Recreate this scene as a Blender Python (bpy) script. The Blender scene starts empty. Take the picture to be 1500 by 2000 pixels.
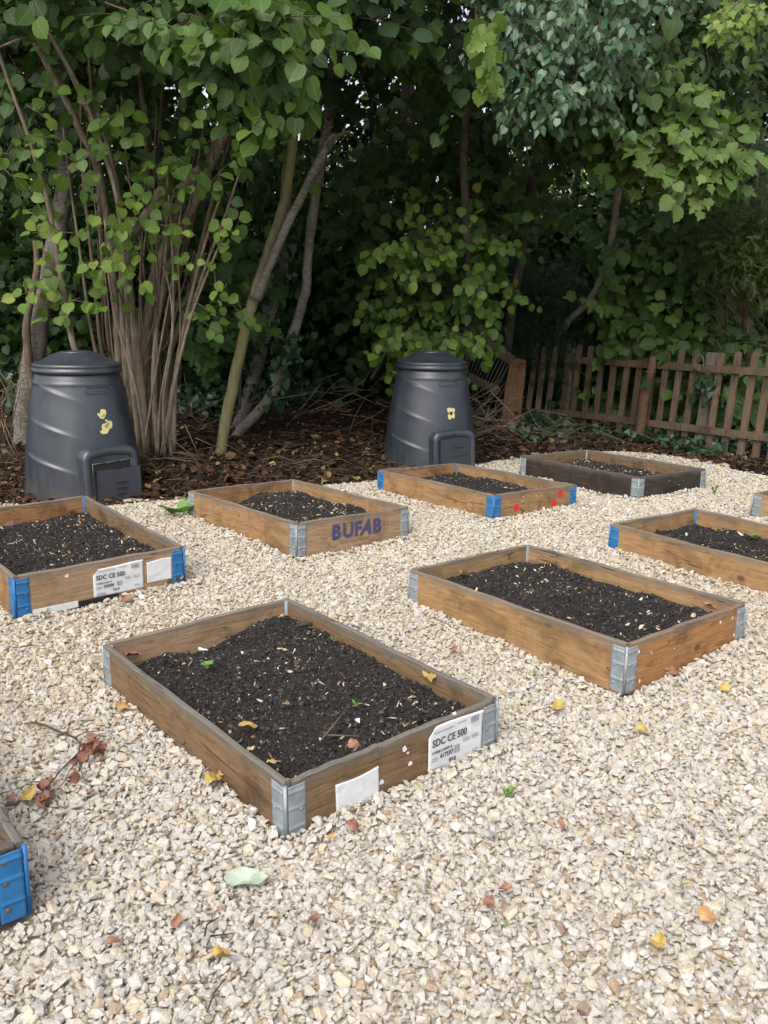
import bpy, bmesh, math, random
import numpy as np
from mathutils import Matrix, Vector, Euler

# ------------------------------------------------------------------ camera, sky, sun, exposure
SC = bpy.context.scene
COL = SC.collection
rad = math.radians
PITCH, ROLL, CAMH, FPX = 0.230891, 0.01568827, 1.37273, 1723.345
cam_data = bpy.data.cameras.new('camera')
cam = bpy.data.objects.new('camera', cam_data)
COL.objects.link(cam)
cam_data.sensor_fit = 'VERTICAL'
cam_data.sensor_height = 24.0
cam_data.lens = FPX / 2000.0 * 24.0
cam_data.clip_start = 0.05
cam_data.clip_end = 600.0
cam.matrix_world = Matrix.Translation((0, 0, CAMH)) @ Matrix.Rotation(math.pi / 2 - PITCH, 4, 'X') @ Matrix.Rotation(ROLL, 4, 'Z')
SC.camera = cam

SUN_ELEV, SUN_AZ = rad(52), rad(205)          # azimuth measured clockwise from +Y: the light comes from behind the camera
world = bpy.data.worlds.new('World')
SC.world = world
world.use_nodes = True
wn = world.node_tree
for n in list(wn.nodes):
    wn.nodes.remove(n)
w_out = wn.nodes.new('ShaderNodeOutputWorld')
w_bg = wn.nodes.new('ShaderNodeBackground')
w_sky = wn.nodes.new('ShaderNodeTexSky')
w_sky.sky_type = 'NISHITA'
w_sky.sun_disc = False
w_sky.sun_elevation = SUN_ELEV
w_sky.sun_rotation = SUN_AZ
w_sky.air_density = 1.0
w_sky.dust_density = 4.0
w_sky.ozone_density = 1.0
w_hs = wn.nodes.new('ShaderNodeHueSaturation')
w_hs.inputs['Saturation'].default_value = 0.35     # overcast: a grey-white sky
w_bg.inputs['Strength'].default_value = 0.15
wn.links.new(w_sky.outputs[0], w_hs.inputs['Color'])
wn.links.new(w_hs.outputs[0], w_bg.inputs['Color'])
wn.links.new(w_bg.outputs[0], w_out.inputs['Surface'])

sun_data = bpy.data.lights.new('sun', 'SUN')
sun = bpy.data.objects.new('sun', sun_data)
COL.objects.link(sun)
sun_data.energy = 0.95
sun_data.angle = rad(50)
sun_data.color = (1.0, 0.96, 0.9)
sd = Vector((math.sin(SUN_AZ) * math.cos(SUN_ELEV), math.cos(SUN_AZ) * math.cos(SUN_ELEV), math.sin(SUN_ELEV)))
sun.rotation_euler = sd.to_track_quat('Z', 'Y').to_euler()

vs = SC.view_settings
vs.view_transform = 'Standard'
vs.look = 'None'
vs.gamma = 1.0
vs.use_curve_mapping = False
vs.exposure = 0.93
SC.render.engine = 'CYCLES'
cy = SC.cycles
cy.max_bounces = 7
cy.diffuse_bounces = 4
cy.glossy_bounces = 2
cy.transmission_bounces = 3
cy.transparent_max_bounces = 4
cy.sample_clamp_indirect = 6.0
try:
    cy.use_denoising = True
    cy.denoiser = 'OPENIMAGEDENOISE'
    cy.denoising_input_passes = 'RGB_ALBEDO_NORMAL'
except Exception:
    pass

rng = np.random.default_rng(7)
random.seed(7)

# ------------------------------------------------------------------ geometry of the place
_c, _s = math.cos(PITCH), math.sin(PITCH)
_cr, _sr = math.cos(ROLL), math.sin(ROLL)

def ray(u, v):
    """direction from the camera's eye for a photo pixel (1500 x 2000)"""
    u0, v0 = u - 750.0, v - 1000.0
    a, b = u0 * _cr + v0 * _sr, -u0 * _sr + v0 * _cr
    return np.array([a / FPX, _c - b / FPX * _s, -_s - b / FPX * _c])

def at(u, v, y):
    d = ray(u, v)
    return np.array([0, 0, CAMH]) + d * (y / d[1])

def project(P):
    P = np.asarray(P, float)
    X, Y, Z = P[:, 0], P[:, 1], P[:, 2] - CAMH
    zc = Y * _c - Z * _s
    yc = Y * _s + Z * _c
    zc = np.where(zc < 0.05, 0.05, zc)
    u = FPX * X / zc
    v = -FPX * yc / zc
    return 750 + u * _cr - v * _sr, 1000 + u * _sr + v * _cr, zc

EDGE = np.array([(-9, 5.2), (-4, 5.45), (-2.7, 5.75), (-1.63, 5.98), (-0.9, 6.35), (-0.25, 6.92), (0.4, 7.4), (0.99, 8.0),
                 (1.6, 8.35), (2.2, 8.45), (2.7, 8.15), (3.05, 7.75), (3.5, 7.2), (4.4, 6.1), (6, 4.6), (9, 2)])

def edge_y(x):
    return np.interp(x, EDGE[:, 0], EDGE[:, 1])

def smooth(a, b, t):
    t = np.clip((t - a) / (b - a), 0, 1)
    return t * t * (3 - 2 * t)

def wob(x, y, k, seed=0.0):
    return (np.sin(x * 1.7 * k + y * 0.9 * k + seed) + np.sin(x * 0.8 * k - y * 1.9 * k + 2 * seed + 1.3)
            + np.sin(-x * 2.3 * k + y * 1.3 * k + 3 * seed + 4.1)) / 3.0

def gravel_z(x, y):
    z = 0.037 * smooth(2.8, 3.7, y) - 0.02 * smooth(5.6, 7.0, y)
    z = z + 0.012 * wob(x, y, 2.6, 0.5) + 0.007 * wob(x, y, 7.0, 2.0)
    z = z + 0.06 * np.exp(-(((x - 2.35) / 0.6) ** 2 + ((y - 8.05) / 0.25) ** 2))
    z = z - 0.035 * smooth(0.32, 0.0, np.abs(y - edge_y(x)))
    z = z - 0.030 * np.exp(-(((x + 1.40) / 0.30) ** 2 + ((y - 3.68) / 0.22) ** 2))
    z = z - 0.034 * np.exp(-(((x + 0.86) / 0.22) ** 2 + ((y - 1.62) / 0.20) ** 2))
    z = z - 0.022 * np.exp(-(((x + 0.25) / 0.20) ** 2 + ((y - 1.98) / 0.16) ** 2))
    return z

def wood_z(x, y):
    d = np.maximum(y - edge_y(x), 0)
    z = 0.055 * d + 0.008 * d * d * smooth(1.5, 4, d)
    z = np.minimum(z, 0.75 + 0.01 * d)
    right = smooth(1.4, 2.4, x)
    z = z * (1 - right) + right * np.minimum(0.03 * d, 0.3)
    z = z + (0.03 * wob(x, y, 1.6, 3.0) + 0.016 * wob(x, y, 5.0, 7.0)) * smooth(0.1, 0.9, d)
    return z - 0.005 - 0.03 * smooth(0.15, 0, d) * 0

def ground_hit(u, v, zf=None):
    d = ray(u, v)
    if zf is not None:
        return np.array([0, 0, CAMH]) + d * ((zf - CAMH) / d[2])
    if d[2] > -0.02:
        return np.array([0, 0, CAMH]) + d * (18.0 / d[1])
    z = 0.0
    for _ in range(14):
        p = np.array([0, 0, CAMH]) + d * ((z - CAMH) / d[2])
        zz = float(gravel_z(p[0], p[1])) if p[1] < edge_y(p[0]) else float(wood_z(p[0], p[1]))
        z = min(0.5 * (z + zz), 1.1)
    return p

# ------------------------------------------------------------------ materials
def mat(name):
    m = bpy.data.materials.new(name)
    m.use_nodes = True
    nt = m.node_tree
    for n in list(nt.nodes):
        nt.nodes.remove(n)
    return m, nt

def N(nt, kind, **kw):
    n = nt.nodes.new('ShaderNode' + kind)
    for k, v in kw.items():
        if k.startswith('i_'):
            key = k[2:]
            key = int(key) if key.isdigit() else key.replace('_', ' ')
            n.inputs[key].default_value = v
        else:
            setattr(n, k, v)
    return n

def L(nt, a, b):
    nt.links.new(a, b)

def ramp(nt, fac, stops, interp='LINEAR'):
    r = N(nt, 'ValToRGB')
    r.color_ramp.interpolation = interp
    el = r.color_ramp.elements
    while len(el) < len(stops):
        el.new(0.5)
    for e, (p, c) in zip(el, stops):
        e.position = p
        e.color = (*c, 1) if len(c) == 3 else c
    L(nt, fac, r.inputs[0])
    return r

def mix(nt, fac, a, b, blend='MIX'):
    m = N(nt, 'Mix', data_type='RGBA', blend_type=blend)
    if isinstance(fac, (int, float)):
        m.inputs[0].default_value = fac
    else:
        L(nt, fac, m.inputs[0])
    for sock, val in ((m.inputs[6], a), (m.inputs[7], b)):
        if isinstance(val, tuple):
            sock.default_value = (*val, 1)
        else:
            L(nt, val, sock)
    return m.outputs[2]

def math_n(nt, op, a, b=None):
    m = N(nt, 'Math', operation=op)
    for i, v in enumerate((a, b)):
        if v is None:
            continue
        if isinstance(v, (int, float)):
            m.inputs[i].default_value = v
        else:
            L(nt, v, m.inputs[i])
    return m.outputs[0]

def finish(nt, color, rough=0.7, spec=0.3, metallic=0.0, bump=None, bump_strength=0.3, bump_dist=0.005):
    b = N(nt, 'BsdfPrincipled')
    if isinstance(color, tuple):
        b.inputs['Base Color'].default_value = (*color, 1)
    else:
        L(nt, color, b.inputs['Base Color'])
    if isinstance(rough, (int, float)):
        b.inputs['Roughness'].default_value = rough
    else:
        L(nt, rough, b.inputs['Roughness'])
    b.inputs['Specular IOR Level'].default_value = spec
    b.inputs['Metallic'].default_value = metallic
    if bump is not None:
        bp = N(nt, 'Bump')
        bp.inputs['Strength'].default_value = bump_strength
        bp.inputs['Distance'].default_value = bump_dist
        L(nt, bump, bp.inputs['Height'])
        L(nt, bp.outputs[0], b.inputs['Normal'])
    o = N(nt, 'OutputMaterial')
    L(nt, b.outputs[0], o.inputs[0])
    return b

def coords(nt, scale=(1, 1, 1), kind='Object', offset_random=False):
    tc = N(nt, 'TexCoord')
    src = tc.outputs[kind]
    if offset_random:
        oi = N(nt, 'ObjectInfo')
        va = N(nt, 'VectorMath', operation='ADD')
        cb = N(nt, 'CombineXYZ')
        m1 = math_n(nt, 'MULTIPLY', oi.outputs['Random'], 37.0)
        m2 = math_n(nt, 'MULTIPLY', oi.outputs['Random'], 91.0)
        L(nt, m1, cb.inputs[0]); L(nt, m2, cb.inputs[1]); L(nt, m1, cb.inputs[2])
        L(nt, src, va.inputs[0]); L(nt, cb.outputs[0], va.inputs[1])
        src = va.outputs[0]
    mp = N(nt, 'Mapping')
    mp.inputs['Scale'].default_value = scale
    L(nt, src, mp.inputs['Vector'])
    return mp.outputs[0]

def noise(nt, vec, scale, detail=4, rough=0.55, dist=0.0):
    n = N(nt, 'TexNoise')
    n.inputs['Scale'].default_value = scale
    n.inputs['Detail'].default_value = detail
    n.inputs['Roughness'].default_value = rough
    n.inputs['Distortion'].default_value = dist
    L(nt, vec, n.inputs['Vector'])
    return n.outputs['Fac']

def wood_mat(name, dark, mid, light, grey_top=0.75, stain=0.5, rough=0.75):
    m, nt = mat(name)
    v = coords(nt, (1.0, 9.0, 9.0), offset_random=True)
    v2 = coords(nt, (1, 1, 1), offset_random=True)
    g = noise(nt, v, 7.0, 6, 0.62, 1.2)
    g2 = noise(nt, coords(nt, (1.5, 45, 45), offset_random=True), 4.0, 3, 0.6)
    gg = math_n(nt, 'ADD', math_n(nt, 'MULTIPLY', g, 0.75), math_n(nt, 'MULTIPLY', g2, 0.25))
    col = ramp(nt, gg, [(0.28, dark), (0.47, mid), (0.70, light)]).outputs[0]
    # knots
    vo = N(nt, 'TexVoronoi'); vo.inputs['Scale'].default_value = 3.2
    L(nt, coords(nt, (1.0, 1.0, 1.6), offset_random=True), vo.inputs['Vector'])
    kn = ramp(nt, vo.outputs['Distance'], [(0.05, (1, 1, 1)), (0.10, (0, 0, 0))]).outputs[0]
    col = mix(nt, math_n(nt, 'MULTIPLY', kn, 0.75), col, tuple(c * 0.35 for c in dark))
    # long streaks and drips of damp, mould
    st = ramp(nt, noise(nt, v2, 4.5, 5, 0.6, 0.6), [(0.50, (0, 0, 0)), (0.64, (1, 1, 1))]).outputs[0]
    col = mix(nt, math_n(nt, 'MULTIPLY', st, stain), col, tuple(c * 0.4 for c in dark))
    dr = ramp(nt, noise(nt, coords(nt, (30, 30, 3.5), offset_random=True), 3.0, 3, 0.6), [(0.55, (0, 0, 0)), (0.75, (1, 1, 1))]).outputs[0]
    tc = N(nt, 'TexCoord'); sx = N(nt, 'SeparateXYZ'); L(nt, tc.outputs['Object'], sx.inputs[0])
    z = sx.outputs['Z']
    # weathered silver-grey upper arris
    zt = math_n(nt, 'ADD', z, math_n(nt, 'MULTIPLY', math_n(nt, 'SUBTRACT', noise(nt, v2, 9, 4), 0.5), 0.05))
    top = ramp(nt, zt, [(0.060, (0, 0, 0)), (0.094, (1, 1, 1))]).outputs[0]
    grey = mix(nt, g2, (0.055, 0.048, 0.042), (0.22, 0.20, 0.175))
    col = mix(nt, math_n(nt, 'MULTIPLY', top, grey_top), col, grey)
    col = mix(nt, math_n(nt, 'MULTIPLY', dr, stain * 0.45), col, tuple(c * 0.5 for c in dark))
    # drying cracks that follow the grain
    cn = noise(nt, coords(nt, (0.55, 5.5, 5.5), offset_random=True), 3.2, 2, 0.4, 0.4)
    ck = ramp(nt, math_n(nt, 'ABSOLUTE', math_n(nt, 'SUBTRACT', cn, 0.5)), [(0.002, (1, 1, 1)), (0.008, (0, 0, 0))]).outputs[0]
    ck = math_n(nt, 'MULTIPLY', ck, ramp(nt, noise(nt, v2, 2.2, 2), [(0.45, (0, 0, 0)), (0.6, (1, 1, 1))]).outputs[0])
    col = mix(nt, math_n(nt, 'MULTIPLY', ck, 0.8), col, tuple(c * 0.2 for c in dark))
    hgt = math_n(nt, 'SUBTRACT', gg, math_n(nt, 'MULTIPLY', ck, 0.8))
    finish(nt, col, rough, 0.25, bump=hgt, bump_strength=0.5, bump_dist=0.004)
    return m

M = {}
M['wood_gold'] = wood_mat('wood_gold', (0.14, 0.078, 0.036), (0.28, 0.165, 0.075), (0.38, 0.245, 0.12), 0.8, 0.45)
M['wood_pale'] = wood_mat('wood_pale', (0.15, 0.09, 0.05), (0.30, 0.195, 0.11), (0.40, 0.28, 0.175), 0.75, 0.45)
M['wood_brown'] = wood_mat('wood_brown', (0.068, 0.042, 0.024), (0.158, 0.097, 0.050), (0.245, 0.158, 0.086), 0.9, 0.6)
M['wood_dark'] = wood_mat('wood_dark', (0.016, 0.012, 0.010), (0.038, 0.028, 0.022), (0.075, 0.054, 0.04), 0.5, 0.4)
M['wood_orange'] = wood_mat('wood_orange', (0.13, 0.06, 0.022), (0.29, 0.145, 0.058), (0.42, 0.235, 0.10), 0.75, 0.55)

def fence_wood(name, dark, light):
    m, nt = mat(name)
    g = noise(nt, coords(nt, (14, 14, 1.2), offset_random=True), 6.0, 6, 0.65, 0.8)
    b = noise(nt, coords(nt, (1, 1, 1), offset_random=True), 3.0, 4)
    col = ramp(nt, math_n(nt, 'ADD', math_n(nt, 'MULTIPLY', g, 0.6), math_n(nt, 'MULTIPLY', b, 0.4)), [(0.34, dark), (0.66, light)]).outputs[0]
    finish(nt, col, 0.8, 0.2, bump=g, bump_strength=0.6, bump_dist=0.006)
    return m
M['fence'] = fence_wood('fence_wood', (0.050, 0.034, 0.022), (0.21, 0.148, 0.095))
M['stake'] = fence_wood('stake_wood', (0.06, 0.036, 0.021), (0.22, 0.14, 0.085))
M['post_orange'] = fence_wood('post_orange', (0.10, 0.05, 0.025), (0.30, 0.17, 0.085))
M['post_grey'] = fence_wood('post_grey', (0.07, 0.06, 0.045), (0.22, 0.19, 0.15))

def bark_mat(name, dark, light, moss=None, zs=2.0, bands=False):
    m, nt = mat(name)
    g = noise(nt, coords(nt, (1, 1, 0.25 if not bands else 2.2)), 26.0, 6, 0.65, 0.6)
    b = noise(nt, coords(nt, (1, 1, 0.5)), 4.0, 4)
    col = ramp(nt, math_n(nt, 'ADD', math_n(nt, 'MULTIPLY', g, 0.6), math_n(nt, 'MULTIPLY', b, 0.4)), [(0.36, dark), (0.62, light)]).outputs[0]
    if moss:
        mo = ramp(nt, noise(nt, coords(nt, (1, 1, 0.35)), 3.2, 4), [(0.40, (0, 0, 0)), (0.6, (1, 1, 1))]).outputs[0]
        col = mix(nt, math_n(nt, 'MULTIPLY', mo, 0.8), col, moss)
    finish(nt, col, 0.85, 0.2, bump=g, bump_strength=0.7, bump_dist=0.012)
    return m
M['bark_hazel'] = bark_mat('bark_hazel', (0.068, 0.050, 0.036), (0.27, 0.215, 0.158))
M['bark_red'] = bark_mat('bark_red', (0.055, 0.036, 0.025), (0.19, 0.135, 0.092))
M['bark_grey'] = bark_mat('bark_grey', (0.065, 0.055, 0.044), (0.27, 0.24, 0.20), None, bands=True)
M['bark_moss'] = bark_mat('bark_moss', (0.08, 0.068, 0.045), (0.25, 0.21, 0.15), (0.16, 0.155, 0.045))
M['bark_dark'] = bark_mat('bark_dark', (0.03, 0.025, 0.02), (0.10, 0.085, 0.065))
M['twig'] = bark_mat('twig', (0.05, 0.038, 0.028), (0.16, 0.12, 0.08))

def leaf_mat(name, stops, rough=0.5, spec=0.35, trans=0.3, veins=True, tcol=None):
    """colour from the leaf's own tint number; light also passes through the blade"""
    m, nt = mat(name)
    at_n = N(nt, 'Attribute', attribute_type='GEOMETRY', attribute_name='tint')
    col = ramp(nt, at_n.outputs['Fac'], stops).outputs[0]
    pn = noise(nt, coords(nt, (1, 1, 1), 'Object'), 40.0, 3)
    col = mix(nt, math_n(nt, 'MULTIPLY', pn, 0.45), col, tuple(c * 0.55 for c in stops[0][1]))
    bump_n = None
    if veins:
        uv = N(nt, 'Attribute', attribute_type='GEOMETRY', attribute_name='blade')
        sx = N(nt, 'SeparateXYZ'); L(nt, uv.outputs['Vector'], sx.inputs[0])
        q = math_n(nt, 'SUBTRACT', sx.outputs['Y'], math_n(nt, 'MULTIPLY', sx.outputs['X'], 0.75))
        sv = math_n(nt, 'ABSOLUTE', math_n(nt, 'SINE', math_n(nt, 'MULTIPLY', q, 20.0)))
        side = ramp(nt, sv, [(0.0, (1, 1, 1)), (0.22, (0, 0, 0))]).outputs[0]
        rib = ramp(nt, sx.outputs['X'], [(0.012, (1, 1, 1)), (0.045, (0, 0, 0))]).outputs[0]
        vein = math_n(nt, 'MAXIMUM', rib, math_n(nt, 'MULTIPLY', side, 0.55))
        col = mix(nt, math_n(nt, 'MULTIPLY', vein, 0.13), col, tuple(min(c * 2.6 + 0.02, 0.5) for c in stops[len(stops) // 2][1]))
        bump_n = N(nt, 'Bump'); bump_n.inputs['Strength'].default_value = 0.10; bump_n.inputs['Distance'].default_value = 0.01
        L(nt, math_n(nt, 'MULTIPLY', sv, 1.0), bump_n.inputs['Height'])
    p = N(nt, 'BsdfPrincipled')
    p.inputs['Roughness'].default_value = rough
    p.inputs['Specular IOR Level'].default_value = spec
    L(nt, col, p.inputs['Base Color'])
    if bump_n is not None:
        L(nt, bump_n.outputs[0], p.inputs['Normal'])
    t = N(nt, 'BsdfTranslucent')
    tc = mix(nt, 1.0, col, tcol or (1.15, 1.2, 0.55), 'MULTIPLY')
    L(nt, tc, t.inputs['Color'])
    mx = N(nt, 'MixShader'); mx.inputs[0].default_value = trans
    L(nt, p.outputs[0], mx.inputs[1]); L(nt, t.outputs[0], mx.inputs[2])
    o = N(nt, 'OutputMaterial'); L(nt, mx.outputs[0], o.inputs[0])
    return m
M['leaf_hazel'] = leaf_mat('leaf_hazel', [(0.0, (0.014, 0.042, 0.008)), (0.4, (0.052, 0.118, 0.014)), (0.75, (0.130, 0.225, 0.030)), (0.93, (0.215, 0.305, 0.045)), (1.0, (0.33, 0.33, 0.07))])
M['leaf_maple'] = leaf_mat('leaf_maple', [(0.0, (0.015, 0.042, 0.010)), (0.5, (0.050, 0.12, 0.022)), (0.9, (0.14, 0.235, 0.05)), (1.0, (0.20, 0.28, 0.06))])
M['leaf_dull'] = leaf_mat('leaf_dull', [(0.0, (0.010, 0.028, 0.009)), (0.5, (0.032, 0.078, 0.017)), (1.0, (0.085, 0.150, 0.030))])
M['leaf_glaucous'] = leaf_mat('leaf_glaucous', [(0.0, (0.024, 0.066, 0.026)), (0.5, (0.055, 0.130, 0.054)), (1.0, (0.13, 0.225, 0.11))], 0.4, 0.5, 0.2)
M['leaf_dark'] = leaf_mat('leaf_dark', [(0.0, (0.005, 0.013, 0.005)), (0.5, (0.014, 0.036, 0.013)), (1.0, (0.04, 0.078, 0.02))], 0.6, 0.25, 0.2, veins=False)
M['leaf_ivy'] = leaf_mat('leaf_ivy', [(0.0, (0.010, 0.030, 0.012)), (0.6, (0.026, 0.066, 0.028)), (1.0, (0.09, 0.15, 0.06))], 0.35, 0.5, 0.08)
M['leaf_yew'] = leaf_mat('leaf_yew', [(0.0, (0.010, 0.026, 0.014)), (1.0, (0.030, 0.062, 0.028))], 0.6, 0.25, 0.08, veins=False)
M['leaf_thuja'] = leaf_mat('leaf_thuja', [(0.0, (0.020, 0.034, 0.008)), (0.6, (0.065, 0.10, 0.018)), (1.0, (0.15, 0.17, 0.035))], 0.6, 0.25, 0.12, veins=False)
M['leaf_field'] = leaf_mat('leaf_field', [(0.0, (0.05, 0.10, 0.02)), (0.5, (0.11, 0.20, 0.035)), (1.0, (0.22, 0.30, 0.06))], 0.6, 0.2, 0.35, veins=False)
M['leaf_weed'] = leaf_mat('leaf_weed', [(0.0, (0.10, 0.22, 0.04)), (1.0, (0.19, 0.34, 0.08))], 0.5, 0.35, 0.2, veins=False)
M['leaf_dead'] = leaf_mat('leaf_dead', [(0.0, (0.022, 0.012, 0.008)), (0.35, (0.070, 0.034, 0.02)), (0.7, (0.16, 0.088, 0.045)), (0.9, (0.30, 0.22, 0.13)), (1.0, (0.46, 0.33, 0.06))], 0.65, 0.2, 0.12, tcol=(1.0, 0.8, 0.5), veins=False)

def fallen_mat(name, c1, c2, c3):
    m, nt = mat(name)
    n1 = noise(nt, coords(nt), 22.0, 5, 0.6)
    w = N(nt, 'TexWave', bands_direction='DIAGONAL'); w.inputs['Scale'].default_value = 60.0; w.inputs['Distortion'].default_value = 1.5
    L(nt, coords(nt), w.inputs['Vector'])
    col = ramp(nt, n1, [(0.3, c1), (0.5, c2), (0.72, c3)]).outputs[0]
    finish(nt, col, 0.6, 0.3, bump=w.outputs['Fac'], bump_strength=0.25, bump_dist=0.002)
    return m
M['dead_red'] = fallen_mat('dead_red', (0.09, 0.04, 0.028), (0.22, 0.095, 0.062), (0.36, 0.19, 0.12))
M['dead_yellow'] = fallen_mat('dead_yellow', (0.17, 0.09, 0.035), (0.36, 0.25, 0.06), (0.48, 0.37, 0.14))
M['dead_tan'] = fallen_mat('dead_tan', (0.25, 0.12, 0.05), (0.40, 0.22, 0.09), (0.55, 0.38, 0.2))
M['dead_grey'] = fallen_mat('dead_grey', (0.18, 0.15, 0.15), (0.30, 0.26, 0.25), (0.42, 0.38, 0.35))
M['leaf_pale_green'] = fallen_mat('leaf_pale_green', (0.24, 0.28, 0.20), (0.38, 0.44, 0.33), (0.48, 0.53, 0.42))

def stone_mat():
    m, nt = mat('limestone')
    a = N(nt, 'Attribute', attribute_type='INSTANCER', attribute_name='tint')
    col = ramp(nt, a.outputs['Fac'], [(0.0, (0.26, 0.15, 0.085)), (0.07, (0.40, 0.27, 0.16)), (0.18, (0.52, 0.41, 0.26)), (0.32, (0.62, 0.53, 0.39)), (0.46, (0.65, 0.58, 0.465)),
                                      (0.56, (0.48, 0.45, 0.41)), (0.66, (0.60, 0.565, 0.52)), (0.78, (0.62, 0.585, 0.53)), (0.90, (0.68, 0.65, 0.60)), (1.0, (0.80, 0.78, 0.75))]).outputs[0]
    n1 = noise(nt, coords(nt), 2.2, 5, 0.65)
    n2 = noise(nt, coords(nt), 9.0, 4, 0.6)
    col = mix(nt, math_n(nt, 'MULTIPLY', n1, 0.3), col, (0.5, 0.40, 0.28), 'MULTIPLY')
    col = mix(nt, 0.22, col, ramp(nt, n1, [(0.35, (0.45, 0.39, 0.31)), (0.6, (0.74, 0.71, 0.65))]).outputs[0])
    finish(nt, col, 0.8, 0.25, bump=n2, bump_strength=0.5, bump_dist=0.08)
    return m
M['stone'] = stone_mat()

def simple_noise_mat(name, c1, c2, scale, rough=0.85, spec=0.2, bs=0.6, bd=0.01, kind='Object', detail=6):
    m, nt = mat(name)
    n1 = noise(nt, coords(nt, kind=kind), scale, detail, 0.65)
    col = ramp(nt, n1, [(0.32, c1), (0.68, c2)]).outputs[0]
    finish(nt, col, rough, spec, bump=n1, bump_strength=bs, bump_dist=bd)
    return m
M['gravel_base'] = simple_noise_mat('gravel_base', (0.30, 0.25, 0.18), (0.58, 0.52, 0.42), 60)
M['soil'] = simple_noise_mat('soil', (0.016, 0.0145, 0.014), (0.048, 0.041, 0.037), 60, 0.95, 0.15, 1.0, 0.02)
M['litter_floor'] = simple_noise_mat('litter_floor', (0.010, 0.0075, 0.006), (0.042, 0.026, 0.017), 14, 0.95, 0.15, 1.0, 0.03)
M['field'] = simple_noise_mat('field', (0.05, 0.08, 0.025), (0.10, 0.15, 0.04), 0.6)
M['chip'] = None

def inst_tint_mat(name, stops, rough=0.85, spec=0.2):
    m, nt = mat(name)
    a = N(nt, 'Attribute', attribute_type='INSTANCER', attribute_name='tint')
    col = ramp(nt, a.outputs['Fac'], stops).outputs[0]
    n1 = noise(nt, coords(nt), 3.0, 4)
    col = mix(nt, math_n(nt, 'MULTIPLY', n1, 0.35), col, tuple(c * 0.5 for c in stops[0][1]))
    finish(nt, col, rough, spec)
    return m
M['crumb'] = inst_tint_mat('soil_crumb', [(0, (0.015, 0.014, 0.0135)), (0.6, (0.039, 0.035, 0.033)), (1, (0.085, 0.073, 0.065))])
M['chip'] = inst_tint_mat('soil_chip', [(0, (0.22, 0.10, 0.05)), (0.3, (0.40, 0.28, 0.14)), (0.7, (0.55, 0.46, 0.30)), (1, (0.72, 0.69, 0.62))])

def metal_mat(name, c1, c2, rust, rust_amt, metallic, rough):
    m, nt = mat(name)
    n1 = noise(nt, coords(nt, offset_random=True), 25.0, 5, 0.6)
    n2 = noise(nt, coords(nt, (1, 1, 0.5), offset_random=True), 16.0, 6, 0.7)
    col = ramp(nt, n1, [(0.3, c1), (0.7, c2)]).outputs[0]
    ru = ramp(nt, n2, [(0.60, (0, 0, 0)), (0.72, (1, 1, 1))]).outputs[0]
    col = mix(nt, math_n(nt, 'MULTIPLY', ru, rust_amt), col, rust)
    finish(nt, col, rough, 0.4, metallic, bump=n1, bump_strength=0.15, bump_dist=0.002)
    return m
M['galv'] = metal_mat('galvanised', (0.19, 0.22, 0.24), (0.32, 0.355, 0.375), (0.17, 0.13, 0.09), 0.4, 0.3, 0.5)
M['blue'] = metal_mat('blue_paint', (0.014, 0.105, 0.28), (0.026, 0.155, 0.36), (0.10, 0.09, 0.09), 0.45, 0.0, 0.42)
M['blue_worn'] = metal_mat('blue_paint_worn', (0.014, 0.11, 0.28), (0.026, 0.155, 0.36), (0.19, 0.11, 0.06), 0.55, 0.0, 0.45)
M['rust'] = simple_noise_mat('rust', (0.09, 0.035, 0.02), (0.26, 0.13, 0.08), 90, 0.8, 0.2, 0.4, 0.002)
M['wire'] = simple_noise_mat('wire', (0.10, 0.09, 0.075), (0.22, 0.20, 0.17), 20, 0.6, 0.3, 0.1, 0.002)

def plastic_mat():
    m, nt = mat('black_plastic')
    tc = coords(nt)
    n1 = noise(nt, coords(nt, (1, 1, 0.12)), 30.0, 5, 0.6)
    n2 = noise(nt, tc, 3.0, 5, 0.6)
    col = ramp(nt, math_n(nt, 'ADD', math_n(nt, 'MULTIPLY', n1, 0.4), math_n(nt, 'MULTIPLY', n2, 0.6)), [(0.35, (0.016, 0.020, 0.028)), (0.7, (0.036, 0.044, 0.060))]).outputs[0]
    scr = ramp(nt, noise(nt, coords(nt, (3, 3, 0.6)), 45.0, 3, 0.5), [(0.76, (0, 0, 0)), (0.82, (1, 1, 1))]).outputs[0]
    col = mix(nt, math_n(nt, 'MULTIPLY', scr, 0.3), col, (0.22, 0.22, 0.21))
    tco = N(nt, 'TexCoord'); sxyz = N(nt, 'SeparateXYZ'); L(nt, tco.outputs['Object'], sxyz.inputs[0])
    low = ramp(nt, math_n(nt, 'ADD', sxyz.outputs['Z'], math_n(nt, 'MULTIPLY', noise(nt, tc, 11.0, 6, 0.7), 0.30)), [(0.16, (1, 1, 1)), (0.30, (0, 0, 0))]).outputs[0]
    col = mix(nt, math_n(nt, 'MULTIPLY', low, 0.55), col, (0.075, 0.058, 0.045))
    dust = ramp(nt, noise(nt, coords(nt, (1, 1, 0.3)), 6.0, 6, 0.7), [(0.52, (0, 0, 0)), (0.72, (1, 1, 1))]).outputs[0]
    col = mix(nt, math_n(nt, 'MULTIPLY', dust, 0.16), col, (0.10, 0.105, 0.11))
    ro = math_n(nt, 'ADD', math_n(nt, 'ADD', math_n(nt, 'MULTIPLY', n2, 0.22), 0.26), math_n(nt, 'MULTIPLY', dust, 0.15))
    finish(nt, col, ro, 0.8, bump=noise(nt, tc, 160.0, 2), bump_strength=0.12, bump_dist=0.002)
    return m
M['plastic'] = plastic_mat()

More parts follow.
